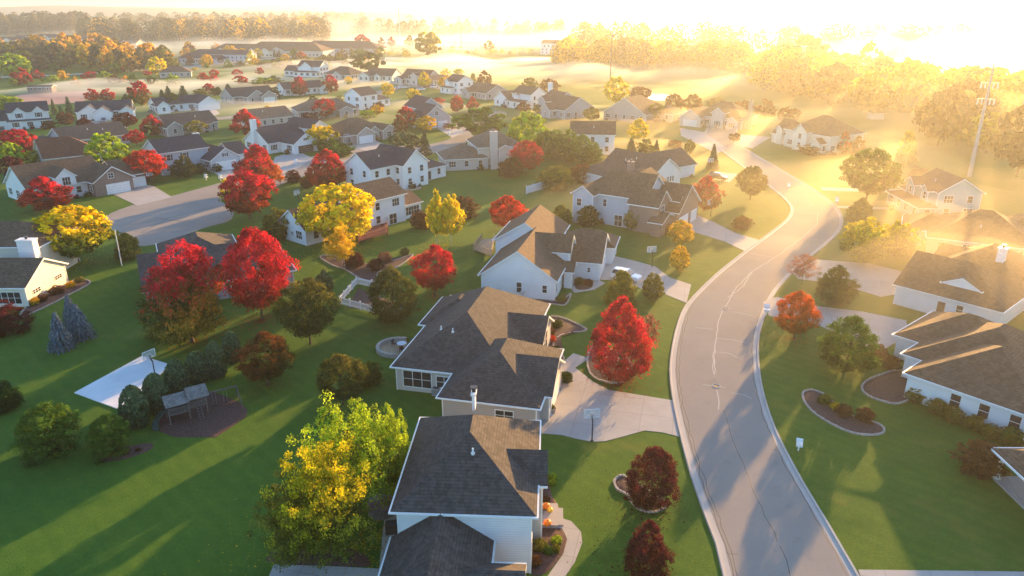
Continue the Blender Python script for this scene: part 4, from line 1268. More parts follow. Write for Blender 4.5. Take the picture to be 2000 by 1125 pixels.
# left streets
T(481, 266, 210, 52, 'oval', 'red dark', 'tall dark red maple behind the white chimney house')
T(299, 266, 222, 42, 'oval', 'red orange', 'red and orange maple against the dark roofed ranch')
T(267, 284, 252, 34, 'round', 'red', 'small bright red maple left of the blue grey house')
T(40, 310, 250, 74, 'round', 'red dark', 'broad red maple below the farmhouse garage')
T(28, 335, 275, 48, 'round', 'lime', 'yellow green tree in front of the broad red maple')
T(26, 350, 303, 46, 'round', 'maroon', 'dark red tree at the left gable of the brick house')
T(68, 330, 288, 40, 'bush', 'gold olive', 'olive and gold shrub tree right of the yellow green tree')
T(216, 338, 257, 72, 'round', 'lime', 'large lime yellow tree behind the brick garage')
T(247, 252, 217, 40, 'round', 'maroon', 'dark plum tree at the three gabled white ranch')
T(130, 248, 217, 30, 'round', 'brown', 'orange brown tree left of the three gabled white ranch')
T(165, 250, 228, 34, 'bush', 'maroon', 'low plum shrub before the three gabled white ranch', 'shrub')
T(107, 224, 192, 15, 'conifer', 'pale green', 'slim pale conifer, left of the three beyond the farmhouse', 'conifer', 'conifer')
T(121, 228, 205, 16, 'conifer', 'pale green', 'short pale conifer, middle of the three beyond the farmhouse', 'conifer', 'conifer')
T(137, 224, 187, 20, 'conifer', 'pale green', 'tallest pale conifer, right of the three beyond the farmhouse', 'conifer', 'conifer')
T(96, 252, 234, 30, 'bush', 'brown', 'brownish shrub right of the farmhouse porch', 'shrub')
T(384, 266, 233, 44, 'thin', 'olive', 'olive tree covering the end of the dark ranch roof')
T(362, 346, 302, 42, 'egg', 'dark edged', 'dark round tree before the blue grey house wall')
T(392, 338, 318, 30, 'bush', 'dark green', 'dark clipped shrubs left of the white double garage', 'shrub')
T(181, 198, 171, 26, 'egg', 'red dark', 'small dark red maple, left of the pair above the white ranch')
T(212, 198, 171, 26, 'egg', 'red dark', 'small dark red maple, right of the pair above the white ranch')
T(276, 208, 153, 42, 'oval', 'red green', 'tall maple with red head and olive skirts above the white ranch')
T(408, 180, 161, 22, 'oval', 'red dark', 'small dark red tree at the left of the taupe gabled house')
T(472, 166, 147, 28, 'round', 'red dark', 'dark red tree above the taupe gabled house')
T(397, 160, 141, 20, 'round', 'red', 'pale red tree in the mist, lower left of three')
T(418, 161, 146, 20, 'round', 'red', 'pale red tree in the mist, lower right of three')
T(419, 150, 135, 18, 'round', 'red', 'pale red tree in the mist, upper of three')
T(464, 151, 135, 20, 'round', 'red', 'pale red tree right of the three misty ones')
T(508, 147, 131, 16, 'round', 'red dark', 'small dark red tree left of the white farmhouse')
T(586, 188, 145, 31, 'oval', 'red dark', 'red maple in front of the ranch with the dark roof')
T(647, 182, 142, 29, 'oval', 'red dark', 'red maple at the right end of the ranch with the dark roof')
T(229, 144, 127, 25, 'round', 'red dark', 'round deep red tree by the far road')
T(177, 160, 139, 28, 'round', 'red dark', 'red and plum tree above the clay infield')
T(204, 156, 138, 22, 'round', 'lime', 'yellow green round tree right of the infield red tree')
T(45, 166, 131, 34, 'oval', 'red dark', 'red headed tree left of the clay infield')
T(74, 154, 136, 24, 'oval', 'red dark', 'smaller red tree right of the red headed one')
T(104, 163, 146, 22, 'round', 'lime', 'small yellow green tree left of the picnic shelter')
T(288, 149, 137, 18, 'round', 'red', 'faint red tree at the edge of the amber wood')
T(310, 150, 110, 36, 'round', 'yellow', 'bright yellow tree at the end of the amber wood')
T(30, 154, 103, 62, 'round', 'lime', 'big yellow green tree at the left edge before the far road')
T(18, 214, 183, 58, 'bush', 'lime', 'yellow green low tree at the left edge by the farmhouse')
T(341, 216, 180, 34, 'egg', 'dark green', 'dark egg shaped tree before the triple garage house')
T(635, 232, 191, 44, 'round', 'red dark', 'round dark red tree over the low taupe house')
T(608, 238, 215, 36, 'bush', 'maroon', 'plum shrub tree beside the round dark red tree', 'shrub')
T(665, 206, 186, 26, 'bush', 'olive', 'olive shrub left of the plain gabled white house', 'shrub')
T(740, 214, 198, 22, 'oval', 'brown', 'brownish tree at the low wing of the plain gabled white house')
T(737, 226, 204, 24, 'round', 'gold', 'yellow shrub tree below the brownish tree')
T(718, 230, 212, 36, 'bush', 'lime', 'lime shrubs behind the three gabled brown house', 'shrub')
T(540, 194, 169, 28, 'bush', 'dark green', 'dark rounded tree at the gable of the white ranch')
T(525, 222, 205, 22, 'bush', 'gold', 'small yellow shrub on the lawn below the taupe gables', 'shrub')
T(612, 205, 184, 22, 'bush', 'dark green', 'dark green shrub tree left of the olive shrub', 'shrub')
for x, yb, yt, w in ((318, 196, 174, 20), (330, 192, 167, 22), (359, 192, 166, 26), (246, 194, 182, 18), (446, 178, 163, 20)):
    T(x, yb, yt, w, 'conifer', 'spruce', 'dark spruce in the loose row behind the white garages', 'spruce', 'spruce', 'spruces behind the garages')
T(390, 186, 171, 34, 'bush', 'olive', 'olive thicket right of the spruce row', 'shrub')
T(425, 186, 168, 26, 'bush', 'dark green', 'dark thicket left of the taupe gables', 'shrub')
T(510, 166, 150, 44, 'bush', 'lime', 'lime thicket left of the dark roofed white ranch', 'shrub')
T(535, 164, 147, 40, 'bush', 'green', 'green thicket behind the dark roofed white ranch', 'shrub')
T(835, 114, 60, 54, 'round', 'wood sunny', 'big yellow green cottonwood alone at the mist')
T(720, 142, 100, 56, 'round', 'dark green', 'dark broad pine crown behind the lit gable houses')
T(708, 94, 66, 28, 'round', 'red dark', 'deep red tree right of the far complex')
T(745, 92, 72, 14, 'oval', 'brown', 'narrow russet tree right of the deep red far tree')
T(765, 92, 71, 16, 'oval', 'red', 'narrow red tree beside the narrow russet one')
T(718, 98, 84, 18, 'round', 'yellow', 'small yellow tree below the deep red far tree')
T(802, 92, 68, 20, 'oval', 'olive', 'olive tree left of the big cottonwood')
T(637, 104, 88, 24, 'bush', 'red', 'low bright red shrub before the grey far complex', 'shrub')
T(589, 118, 100, 20, 'round', 'orange', 'orange ball shaped tree before the brown far complex')
T(955, 100, 78, 20, 'egg', 'wood dull', 'dull rounded tree alone in the mist')
T(404, 132, 106, 26, 'oval', 'gold', 'amber tree before the blue roofed complex')
T(380, 138, 131, 12, 'round', 'yellow', 'tiny yellow tree below the blue roofed complex')
T(452, 114, 88, 30, 'round', 'gold', 'amber round tree before the pale dormers')
T(476, 108, 88, 18, 'round', 'yellow', 'yellow tree before the pale dormers')
T(505, 116, 94, 18, 'round', 'wood sunny', 'yellow olive tree right of the pale dormers')
T(492, 128, 98, 20, 'oval', 'yellow', 'slim bright yellow tree by the far road')
T(510, 90, 80, 14, 'round', 'lime', 'lime tree over the brown complex roof')
T(585, 84, 74, 10, 'round', 'yellow', 'tiny yellow tree before the grey complex roof')
for x, yb, yt in ((426, 121, 102), (474, 116, 98), (537, 112, 98), (546, 112, 98), (580, 108, 92), (568, 106, 92), (614, 96, 78)):
    T(x, yb, yt, 11, 'conifer', 'spruce', 'dark spruce standing before the far complex', 'spruce', 'spruce', 'spruces before the far complex')
for x, yb, yt, w in ((520, 130, 116, 40), (545, 132, 112, 30), (565, 130, 112, 28), (600, 128, 110, 30), (622, 128, 108, 20), (665, 124, 100, 26), (470, 128, 118, 26)):
    T(x, yb, yt, w, 'bush', 'olive', 'olive roadside tree between the far road and the white farmhouse', 'tree', 'tree', 'olive roadside trees')
# amber belt, trees that can be told apart in the mass
for i in range(104):
    x = rnd.uniform(-12, 335)
    yb = 106 + 32 * rnd.random() ** .8 + (4 if x > 200 else 0)
    wq = rnd.uniform(28, 46)
    T(x, yb, yb - rnd.uniform(30, 48) - (6 if 100 < x < 220 else 0), wq, rnd.choice(('round', 'broad', 'egg')), rnd.choice(('wood amber', 'wood amber', 'gold', 'wood dull', 'olive') if x > 110 else ('wood dull', 'wood dull', 'olive', 'wood amber', 'wood green')), 'amber or dull olive tree massed in the autumn belt left of the white mist', 'tree', 'tree', 'trees of the amber belt', 3)
# big trees against the glow on the right
T(1562, 160, 65, 96, 'round', 'wood dull', 'broadest tree washed out by the sun glow at upper right')
for x, yb, yt, w, lab in ((1632, 166, 97, 52, 'bare branching tree right of the broadest washed out tree'), (1688, 172, 80, 52, 'tall thin tree against the glow'), (1800, 190, 118, 50, 'thin pale tree right of the amber glowing tree'), (1935, 240, 140, 60, 'feathery tree behind the tall power pole')):
    T(x, yb, yt, w, 'thin', 'wood amber', lab)
T(1752, 205, 108, 96, 'round', 'wood amber', 'amber glowing broad tree in the sun haze')
T(1868, 285, 150, 110, 'round', 'wood dull', 'large hazy tree left of the tall power pole')
T(1925, 300, 205, 90, 'broad', 'wood sunny', 'hazy sunlit tree right of the tall power pole foot')
for i, (x, yb, yt) in enumerate(((1466, 150, 116), (1492, 148, 112), (1520, 158, 122), (1545, 162, 124), (1580, 166, 120), (1606, 168, 126))):
    T(x, yb, yt, 24, 'thin', 'wood dull', 'ragged half bare tree in the line before the sun glow', 'tree', 'tree', 'ragged trees before the glow')

for x, yb, yt, w, lf in ((1622, 214, 118, 84, 'wood dull'), (1700, 232, 128, 90, 'wood amber'), (1830, 288, 165, 96, 'wood dull'), (1985, 345, 195, 110, 'wood dull'), (1905, 262, 140, 100, 'wood amber'), (1550, 190, 120, 64, 'wood dull')):
    T(x, yb, yt, w, 'round', lf, 'hazy broad tree in the backlit mass behind the right hand houses', 'tree', 'tree', 'backlit trees behind the right hand houses', 2)
rs = random.Random(91)
for i in range(70):
    if i < 46: x, yb = rs.uniform(340, 760), rs.uniform(98, 134)
    else: x, yb = rs.uniform(-10, 340), rs.uniform(142, 168)
    hh = rs.uniform(10, 24)
    T(x, yb, yb - hh, hh * rs.uniform(.7, 1.2), rs.choice(('round', 'round', 'egg', 'bush')), rs.choice(('olive', 'lime', 'wood dull', 'wood amber', 'green', 'gold', 'dark green', 'brown')), 'small far tree scattered between the far road and the white mist', 'tree', 'tree', 'small far trees in the mist', 3)
# --- woods that read as one mass: many small crowns in one object each
def wood(name, quads, mats, seed, pts, hr, wr, lod=3):
    rg = random.Random(seed)
    vs, fs, ti, mi = [], [], [], []
    for (x, y) in pts:
        h = rg.uniform(*hr); w = h * rg.uniform(*wr)
        m = rg.randrange(len(mats)); base = rg.uniform(.2, .8)
        for k in range(quads):
            t = rg.random(); a = rg.uniform(0, 6.283)
            r = .5 * w * (math.sin(math.pi * min(1, .08 + t * .92) ** .8) ** .5) * rg.random() ** .35
            q = Vector((x + r * math.cos(a), y + r * math.sin(a), h * (.06 + .94 * t)))
            n = Vector((math.cos(a) + rg.gauss(0, .5), math.sin(a) + rg.gauss(0, .5), t * 1.2 + rg.gauss(0, .4))).normalized()
            leaf_quad(vs, fs, ti, q, n, h * .095, min(1, max(0, base + rg.gauss(0, .16))), rg)
            mi.append(m)
    me = leaf_mesh(name, vs, fs, ti)
    me.materials.clear()
    for m in mats: me.materials.append(LEAF[m])
    me.polygons.foreach_set('material_index', mi)
    o = bpy.data.objects.new(name, me); COL.objects.link(o)
    return o
def band(x0, x1, yb0, yb1, n, seed, jit=4):
    rg = random.Random(seed); out = []
    for i in range(n):
        x = rg.uniform(x0, x1); f = (x - x0) / (x1 - x0)
        p = at(x, yb0 + (yb1 - yb0) * f + rg.uniform(-jit, jit)); out.append((p.x, p.y))
    return out
tag(wood('wood', 231, ('wood green', 'wood green', 'wood dull'), 1, band(-40, 175, 66, 62, 130, 1), (18, 33), (.6, .9)), 'dense dark blue green wood at the far left', 'wood', kind='stuff')
tag(wood('wood', 189, ('wood dull', 'wood green', 'wood green', 'wood dull', 'wood amber'), 2, band(160, 640, 76, 78, 230, 2) + band(330, 650, 66, 66, 130, 22), (12, 27), (.7, 1.2)), 'hazy brown and olive wood behind the far complex', 'wood', kind='stuff')
tag(wood('wood', 168, ('wood dull', 'wood green'), 3, band(150, 720, 56, 52, 200, 3), (12, 30), (.7, 1.2)), 'pale grey green wood farther back at left', 'wood', kind='stuff')
tag(wood('wood', 168, ('wood dull', 'wood green'), 4, band(690, 1100, 66, 72, 130, 4) + band(640, 900, 56, 56, 60, 44), (8, 24), (.7, 1.3)), 'faint wood floating in the cream mist at centre', 'wood', kind='stuff')
tag(wood('wood', 210, ('wood dull', 'olive', 'wood amber'), 5, band(1090, 1540, 122, 148, 170, 5), (8, 20), (.8, 1.3)), 'tan backlit wood beyond the misty field', 'wood', kind='stuff')
tag(wood('wood', 210, ('wood dull', 'wood amber', 'wood sunny'), 6, band(1480, 2090, 165, 268, 240, 6, 9), (11, 20), (.7, 1.1)), 'golden backlit wood at the right behind the power pole', 'wood', kind='stuff')
tag(wood('wood', 168, ('wood dull', 'wood amber'), 7, band(1120, 1900, 92, 112, 110, 7), (16, 26), (.7, 1.1)), 'far wood bleached by the sun glow', 'wood', kind='stuff')
tag(wood('thicket', 147, ('olive', 'wood dull', 'wood sunny'), 8, band(860, 1130, 104, 108, 60, 8) + band(730, 800, 108, 112, 24, 88), (3, 6), (1, 1.6)), 'low reedy thicket along the misty field', 'thicket', kind='stuff')

# shrubs planted along the house fronts of the middle distance
for h, O, a, blocks, skip, busy, nrm, lc, inside in HOUSES:
    d = math.hypot(*O)
    if d < 130 or d > 345 or h['category'] != 'house': continue
    M = Matrix.Translation((O[0], O[1], 0)) @ Matrix.Rotation(R(a), 4, 'Z')
    k = 0
    for i, bl in enumerate(blocks):
        if len(bl) > 7 or i in skip or k > 4: continue
        for side, n in nrm.items():
            if n[0] * lc[0] + n[1] * lc[1] < .3: continue
            L = (bl[2] - bl[0] if side in 'fb' else bl[3] - bl[1]) - 1.5
            for s_ in range(int(L / 2.6)):
                if rnd.random() < .45: continue
                _, o = side_frame(bl, i, side, -L / 2 + 2.6 * (s_ + .5) + rnd.uniform(-.6, .6))
                q = o + Vector((n[0], n[1], 0)) * 1.1
                if inside(q, i) or any((o.xy - c).length < r for c, r in busy): continue
                w = M @ q; k += 1
                if k > 6: break
                sz = rnd.uniform(1.1, 2.0)
                tree(0, 0, 0, 30, 'bush', rnd.choice(('dark green', 'olive', 'maroon', 'brown', 'green')), 'small shrub planted close along a house front', 'shrub', 'shrub', 'shrubs along the house fronts', 3, (w.x, w.y), sz * rnd.uniform(.7, 1), sz)
# fallen leaves lying on the lawns under the bigger maples
def litter(px, py, rad, leaf, n, seed):
    rg = random.Random(seed); p = at(px, py); vs, fs, ti = [], [], []
    for i in range(n):
        a = rg.uniform(0, 6.283); r = rad * abs(rg.gauss(0, .55))
        q = Vector((p.x + r * math.cos(a) - .25 * r, p.y + r * math.sin(a), .03))
        leaf_quad(vs, fs, ti, q, Vector((rg.gauss(0, .2), rg.gauss(0, .2), 1)).normalized(), rg.uniform(.10, .17), rg.random(), rg)
    me = leaf_mesh('fallen_leaves', vs, fs, ti); me.materials.clear(); me.materials.append(LEAF[leaf])
    o = bpy.data.objects.new('fallen_leaves', me); COL.objects.link(o); tag(o, kind='stuff')
for i, (x, y, r, lf, n) in enumerate(((378, 668, 8, 'orange', 900), (512, 625, 8, 'red', 1100), (1208, 752, 5, 'red', 700), (850, 578, 5, 'red', 400), (990, 452, 5, 'red', 300), (666, 490, 8, 'yellow', 900), (1272, 990, 4, 'maroon', 350), (1262, 1125, 4, 'maroon', 300), (1550, 662, 5, 'orange', 400), (690, 1070, 8, 'gold', 1200), (524, 752, 5, 'brown', 400), (288, 356, 6, 'red', 300), (152, 512, 7, 'yellow', 600), (868, 480, 5, 'yellow', 400), (95, 412, 5, 'red', 300))):
    litter(x, y, r, lf, n, i)
# ------------------------------------------------------------------ garden beds
def bed(pts, label, soil='mulch', border='stone', smooth=True, cat='garden bed', step=.32, name='garden_bed'):
    w = P(*pts)
    if smooth: w = smooth_poly(w, 5)
    cx = sum(p[0] for p in w) / len(w); cy_ = sum(p[1] for p in w) / len(w)
    r = thing(name, label, cat, (cx, cy_, 0))
    s = MB()
    w2 = [(p[0] - cx, p[1] - cy_) for p in w]
    n = len(w2)
    c = (0, 0, .16)
    for i in range(n):
        a, b = w2[i], w2[(i + 1) % n]
        am, bm = (a[0] * .6, a[1] * .6, .13), (b[0] * .6, b[1] * .6, .13)
        s.poly([(*a, .02), (*b, .02), bm, am], soil); s.poly([am, bm, c], soil)
    s.build('soil', r)
    if border:
        s = MB()
        L = sum(math.dist(w2[i], w2[(i + 1) % n]) for i in range(n))
        ring = resample(w2 + [w2[0]], int(L / step))
        for p, q in zip(ring, ring[1:]):
            a = math.atan2(q[1] - p[1], q[0] - p[0])
            M = Matrix.Translation((*p, 0)) @ Matrix.Rotation(a + rnd.uniform(-.2, .2), 4, 'Z')
            h = rnd.uniform(.12, .2)
            s.box((-step * .46, -.1, 0), (step * .44, .1, h), border, M)
        s.build('stone_border', r)
    return r
bed([(1200, 940), (1215, 930), (1238, 942), (1290, 975), (1303, 988), (1280, 1000), (1255, 998), (1236, 985), (1226, 968), (1206, 957)], 'mulch bed with pale stone edge round the dark maroon tree')
bed(zoom(.35, 650, 350, (1420, 1010), (1460, 930), (1560, 960), (1640, 1000), (1670, 1060), (1640, 1120), (1560, 1140), (1450, 1100)), 'mulch bed under the tall red front maple')
bed(zoom(.35, 1300, 731, (765, 110), (790, 92), (830, 92), (900, 125), (960, 180), (1040, 235), (1150, 265), (1215, 300), (1200, 335), (1100, 340), (1000, 315), (900, 265), (820, 210), (775, 155)), 'long oval stone ringed flower bed on the right hand lawn')
bed(zoom(.35, 1300, 731, (1095, 75), (1120, 40), (1200, 5), (1300, -20), (1390, 20), (1400, 110), (1300, 165), (1200, 150), (1120, 115)), 'wide mulch bed before the left end of the stepped roof house')
bed(zoom(.2312, 100, 660, (860, 770), (1040, 840), (1390, 840), (1480, 785), (1650, 665), (1660, 605), (1580, 540), (1440, 480), (1310, 440), (1100, 560), (900, 650)), 'brown mulch play area under the wooden play set', 'mulch', None, False, 'play area', .5, 'play_area')
bed(zoom(.2312, 100, 660, (410, 1040), (600, 930), (840, 890), (830, 950), (600, 1030)), 'bare brown mulch strip below the leafy green shrubs', 'mulch', None)
bed(zoom(.35, 0, 350, (120, 772), (150, 715), (260, 650), (385, 580), (440, 560), (500, 572), (490, 592), (400, 640), (260, 712)), 'narrow bed along the sunlit cream gable wall', 'mulch', 'stone')
bed(zoom(.2667, 500, 340, (470, 610), (560, 600), (700, 645), (830, 660), (1000, 640), (1150, 590), (1040, 680), (900, 720), (880, 790), (770, 770), (650, 700), (560, 670)), 'rock bordered bed curving over the middle lawn', 'mulch', 'stone')
bed(zoom(.35, 650, 731, (1100, 890), (1215, 852), (1280, 866), (1306, 920), (1282, 1005), (1190, 1110), (1100, 1100)), 'planted bed inside the curved front path', 'mulch', None)
bed(zoom(.35, 650, 731, (1145, 620), (1200, 600), (1225, 680), (1280, 770), (1245, 790), (1150, 740)), 'planted strip left of the pumpkin step', 'mulch', None)
bed(zoom(.35, 650, 350, (1160, 790), (1260, 770), (1400, 830), (1400, 850), (1280, 870), (1230, 930), (1290, 1000), (1240, 1030), (1170, 900)), 'reddish planted bed at the front of the interlocking hip house', 'mulch', 'stone')
bed(zoom(.35, 650, 350, (1350, 560), (1400, 545), (1450, 570), (1440, 610), (1360, 615)), 'small bed between white gabled house and its front path', 'mulch', None)
bed(zoom(.35, 650, 350, (980, 655), (1060, 645), (1150, 660), (1230, 685), (1290, 670), (1330, 640), (1300, 700), (1240, 700), (1100, 685)), 'narrow dark bed along the white end wall', 'mulch', 'stone')
bed([(680, 600), (699, 562), (775, 592), (764, 614)], 'dark dug soil of the fenced garden plot', 'soil', None, False, 'vegetable plot', .3, 'vegetable_plot')
bed(zoom(.2133, 1100, 290, (770, 750), (880, 690), (990, 720), (980, 760), (820, 775)), 'curved brick front bed of the brick garage house', 'mulch', 'stone')
bed(zoom(.35, 0, 731, (1510, 1000), (1600, 950), (1760, 940), (1980, 980), (2060, 1040), (2010, 1075), (1530, 1055)), 'dark mulch round the golden birch clump', 'mulch', None)

# bushes in those beds (each a plant of its own)
def bush(px, py, w, leaf, label, group=None, h=None, form='bush'):
    p = at(px, py); wd = w * depth(p) / FPX
    return tree(px, py, 0, w, form, leaf, label, 'shrub', 'shrub', group, 1, None, h or wd * .75, wd)
for (x, y, w, lf, lab) in ((1054, 1072, 32, 'olive', 'largest yellow green bush inside the curved front path'), (1072, 1082, 24, 'green', 'green bush beside the largest one inside the curved path'), (1088, 1062, 24, 'lime', 'small lime bush at the outer side of the curved path bed'), (1086, 1078, 22, 'olive', 'olive bush nearest the inner edge of the curved path'), (1047, 1104, 30, 'brown', 'russet bush at the lower end of the curved path bed'), (1078, 937, 20, 'lime', 'upper yellow green bush at the dormer corner'), (1079, 947, 18, 'lime', 'lower yellow green bush at the dormer corner'), (1064, 980, 22, 'brown', 'reddish plant between dormer corner and pumpkin step'),
        (1090, 640, 24, 'dark green', 'dark round bush at the gable corner of the interlocking hip house'), (1072, 655, 26, 'brown', 'reddish bush along the front of the interlocking hip house'), (1088, 690, 22, 'dark green', 'dark bush next to the curved driveway top'), (1078, 668, 20, 'orange red', 'small red leaved bush in the front bed'), (1106, 745, 30, 'dark green', 'round bush beside the planter at the garage corner'),
        (1132, 555, 20, 'dark green', 'left dark ball bush before the white garage wall'), (1150, 558, 20, 'maroon', 'right plum ball bush before the white garage wall'), (1098, 590, 22, 'olive', 'bush at the lower corner of the white end wall'),
        (1787, 785, 40, 'olive', 'round clipped bush left of the white wall with dark windows'), (1828, 808, 44, 'olive', 'long low hedge bush under the first dark window'), (1862, 822, 42, 'olive', 'hedge bush under the second dark window'), (1898, 838, 44, 'olive', 'hedge bush under the third dark window'), (1934, 854, 40, 'olive', 'hedge bush right of the third dark window'), (1974, 868, 52, 'green', 'green bush at the white porch corner'), (1912, 925, 96, 'brown', 'wide airy russet bush left of the porch posts'),
        (1715, 700, 42, 'brown', 'brown bush at the left garage end of the stepped roof'), (1740, 720, 38, 'brown', 'lower brown bush by the stepped roof corner'), (1650, 812, 34, 'brown', 'russet plants in the middle of the stone ringed bed'), (1690, 822, 40, 'brown', 'dull plants at the right end of the stone ringed bed'), (1610, 788, 30, 'olive', 'greenish plants at the left end of the stone ringed bed'), (1632, 800, 22, 'gold', 'yellowish grasses in the stone ringed bed'), (1646, 804, 16, 'orange red', 'small red flower clump in the stone ringed bed'),
        (68, 596, 22, 'gold', 'golden bush nearest the cream house front'), (84, 588, 22, 'brown', 'russet bush second along the cream wall'), (112, 574, 26, 'brown', 'russet bush third along the cream wall'), (140, 562, 20, 'gold', 'golden bush near the far end of the cream wall'), (156, 552, 18, 'olive', 'last small bush beyond the cream wall'),
        (690, 520, 40, 'maroon', 'plum bush on the rocky bed below the golden birch'), (735, 528, 34, 'maroon', 'second plum bush on the rocky bed'), (750, 512, 30, 'pink', 'pinkish bush at the right of the rocky bed'), (792, 498, 22, 'pale green', 'small pale bush at the right tip of the rocky bed'),
        (820, 445, 50, 'brown', 'brown bush left of the yellow birch pair'), (905, 425, 60, 'brown', 'brown thicket right of the yellow birch pair'), (575, 356, 34, 'maroon', 'dark mound bushes at the cul-de-sac corner'), (600, 366, 30, 'brown', 'second mound bush at the cul-de-sac corner'),
        (425, 335, 22, 'dark green', 'dark ball bush left of the white double garage door'), (205, 380, 16, 'dark green', 'ball bush at the brick garage corner'), (1300, 455, 30, 'brown', 'low bush in the brick house front bed'), (1322, 438, 26, 'orange red', 'red bush at the brick garage driveway'),
        (540, 462, 40, 'maroon', 'plum bush under the olive shrubby tree'), (1240, 985, 14, 'olive', 'small mound plant at the maroon tree bed edge')):
    bush(x, y, w, lf, lab)
for i, (x, y) in enumerate(zoom(.2312, 100, 660, (640, 990), (740, 960), (520, 1010))): bush(x, y, 12, 'brown', 'tiny dry plant on the bare mulch strip', 'dry plants on the mulch strip')

# ------------------------------------------------------------------ basketball hoops
def hoop_proto():
    r = thing('basketball_hoop', 'basketball hoop on a black pole at the edge of the nearest driveway', 'basketball hoop', (0, 0, 0), 0, 'basketball hoops')
    m = MB(); m.tube([(0, 0, 0), (0, 0, 2.6), (0, .45, 3.25)], [.075, .075, .06], 'steel black'); m.tube([(0, 0, 2.3), (0, .5, 2.9)], .04, 'steel black'); m.tube([(0, 0, 0), (0, 0, .12)], .2, 'steel black'); m.build('pole', r)
    m = MB(); m.box((-.9, .5, 2.9), (.9, .54, 3.95), 'clear board')
    b = m.build('backboard', r)
    m = MB()
    for lo, hi in (((-.95, .49, 2.85), (.95, .56, 2.92)), ((-.95, .49, 3.93), (.95, .56, 4.0)), ((-.95, .49, 2.92), (-.88, .56, 3.93)), ((.88, .49, 2.92), (.95, .56, 3.93)), ((-.3, .535, 3.05), (.3, .556, 3.1)), ((-.3, .535, 3.5), (.3, .556, 3.55)), ((-.3, .535, 3.1), (-.25, .556, 3.5)), ((.25, .535, 3.1), (.3, .556, 3.5))): m.box(lo, hi, 'acrylic white')
    m.build('backboard_frame', b)
    m = MB()
    ring = [(.23 * math.cos(a), .82 + .23 * math.sin(a), 3.05) for a in [i * math.pi / 8 for i in range(17)]]
    m.tube(ring, .02, 'orange rim', 6, False); m.box((-.05, .54, 3.02), (.05, .62, 3.08), 'orange rim')
    rim = m.build('rim', r)
    m = MB()
    for i in range(12):
        a, b2 = i * math.pi / 6, (i + 1) * math.pi / 6
        m.tube([(.22 * math.cos(a), .82 + .22 * math.sin(a), 3.05), (.12 * math.cos(b2), .82 + .12 * math.sin(b2), 2.6)], .008, 'acrylic white', 4, False)
        m.tube([(.22 * math.cos(b2), .82 + .22 * math.sin(b2), 3.05), (.12 * math.cos(a), .82 + .12 * math.sin(a), 2.6)], .008, 'acrylic white', 4, False)
    m.build('net', rim)
    return r
hp0 = hoop_proto(); hp0.location = at(1156, 862); hp0.rotation_euler.z = R(8); hp0.scale = (.84, .84, .84)
for x, y, rot, lab in ((1273, 521, 15, 'basketball hoop on the lawn above the white car'), (304, 738, 60, 'basketball hoop at the corner of the white court'), (679, 284, 30, 'basketball hoop before the three gabled brown house'), (1387, 335, 10, 'basketball hoop above the parked dark car in haze'), (1388, 422, 40, 'basketball hoop right of the orange red maple by the brick garages'), (298, 363, 60, 'basketball hoop in front of the dense round maple'), (585, 402, 60, 'basketball hoop on the lawn left of the yellow tree house')):
    dup(hp0, at(x, y), R(rot), None, lab)

# ------------------------------------------------------------------ mailboxes
def mailbox(px, py, label, n=1, s=1.0):
    r = thing('mailbox', label, 'mailbox', at(px, py), R(70))
    m = MB(); m.box((-.06, -.06, 0), (.06, .06, 1.0), 'fence white'); m.box((-.5 * n, -.07, .95), (.5 * n, .07, 1.03), 'fence white'); m.build('post', r)
    for i in range(n):
        m = MB(); x = (i - (n - 1) / 2) * .5
        prof = [(-.13, 0), (.13, 0), (.13, .16), (.09, .24), (0, .28), (-.09, .24), (-.13, .16)]
        a = [(x + u, -.28, 1.03 + v) for u, v in prof]; b = [(x + u, .3, 1.03 + v) for u, v in prof]
        m.poly(a, 'paint white'); m.poly(b[::-1], 'paint white')
        for k in range(7): m.poly([a[k], b[k], b[(k + 1) % 7], a[(k + 1) % 7]][::-1], 'paint white')
        m.build('box', r)
    m = MB(); m.box((-.3, -.3, .55), (.3, .25, .78), 'acrylic white'); m.build('newspaper_tube', r)
    r.scale = (s, s, s)
    return r
mailbox(1559, 880, 'white mailbox standing alone on the right hand lawn by the kerb', 1, 1.05)
mailbox(1496, 617, 'double mailbox at the driveway end beside the orange topped maple', 2, 1.25)
mailbox(1633, 400, 'mailbox at the outer side of the street bend', 2, 1.25)
mailbox(431, 353, 'mailbox at the cul-de-sac driveway corner', 1, 1.2)
mailbox(403, 352, 'pale post box on the lawn before the white double garage', 1, 1.2)
mailbox(578, 322, 'mailbox at the end of the open garage driveway', 1, 1.2)
mailbox(877, 265, 'mailbox beside the craftsman driveway', 1, 1.3)
mailbox(1540, 370, 'mailbox by the upper street, dim in haze', 1, 1.2)

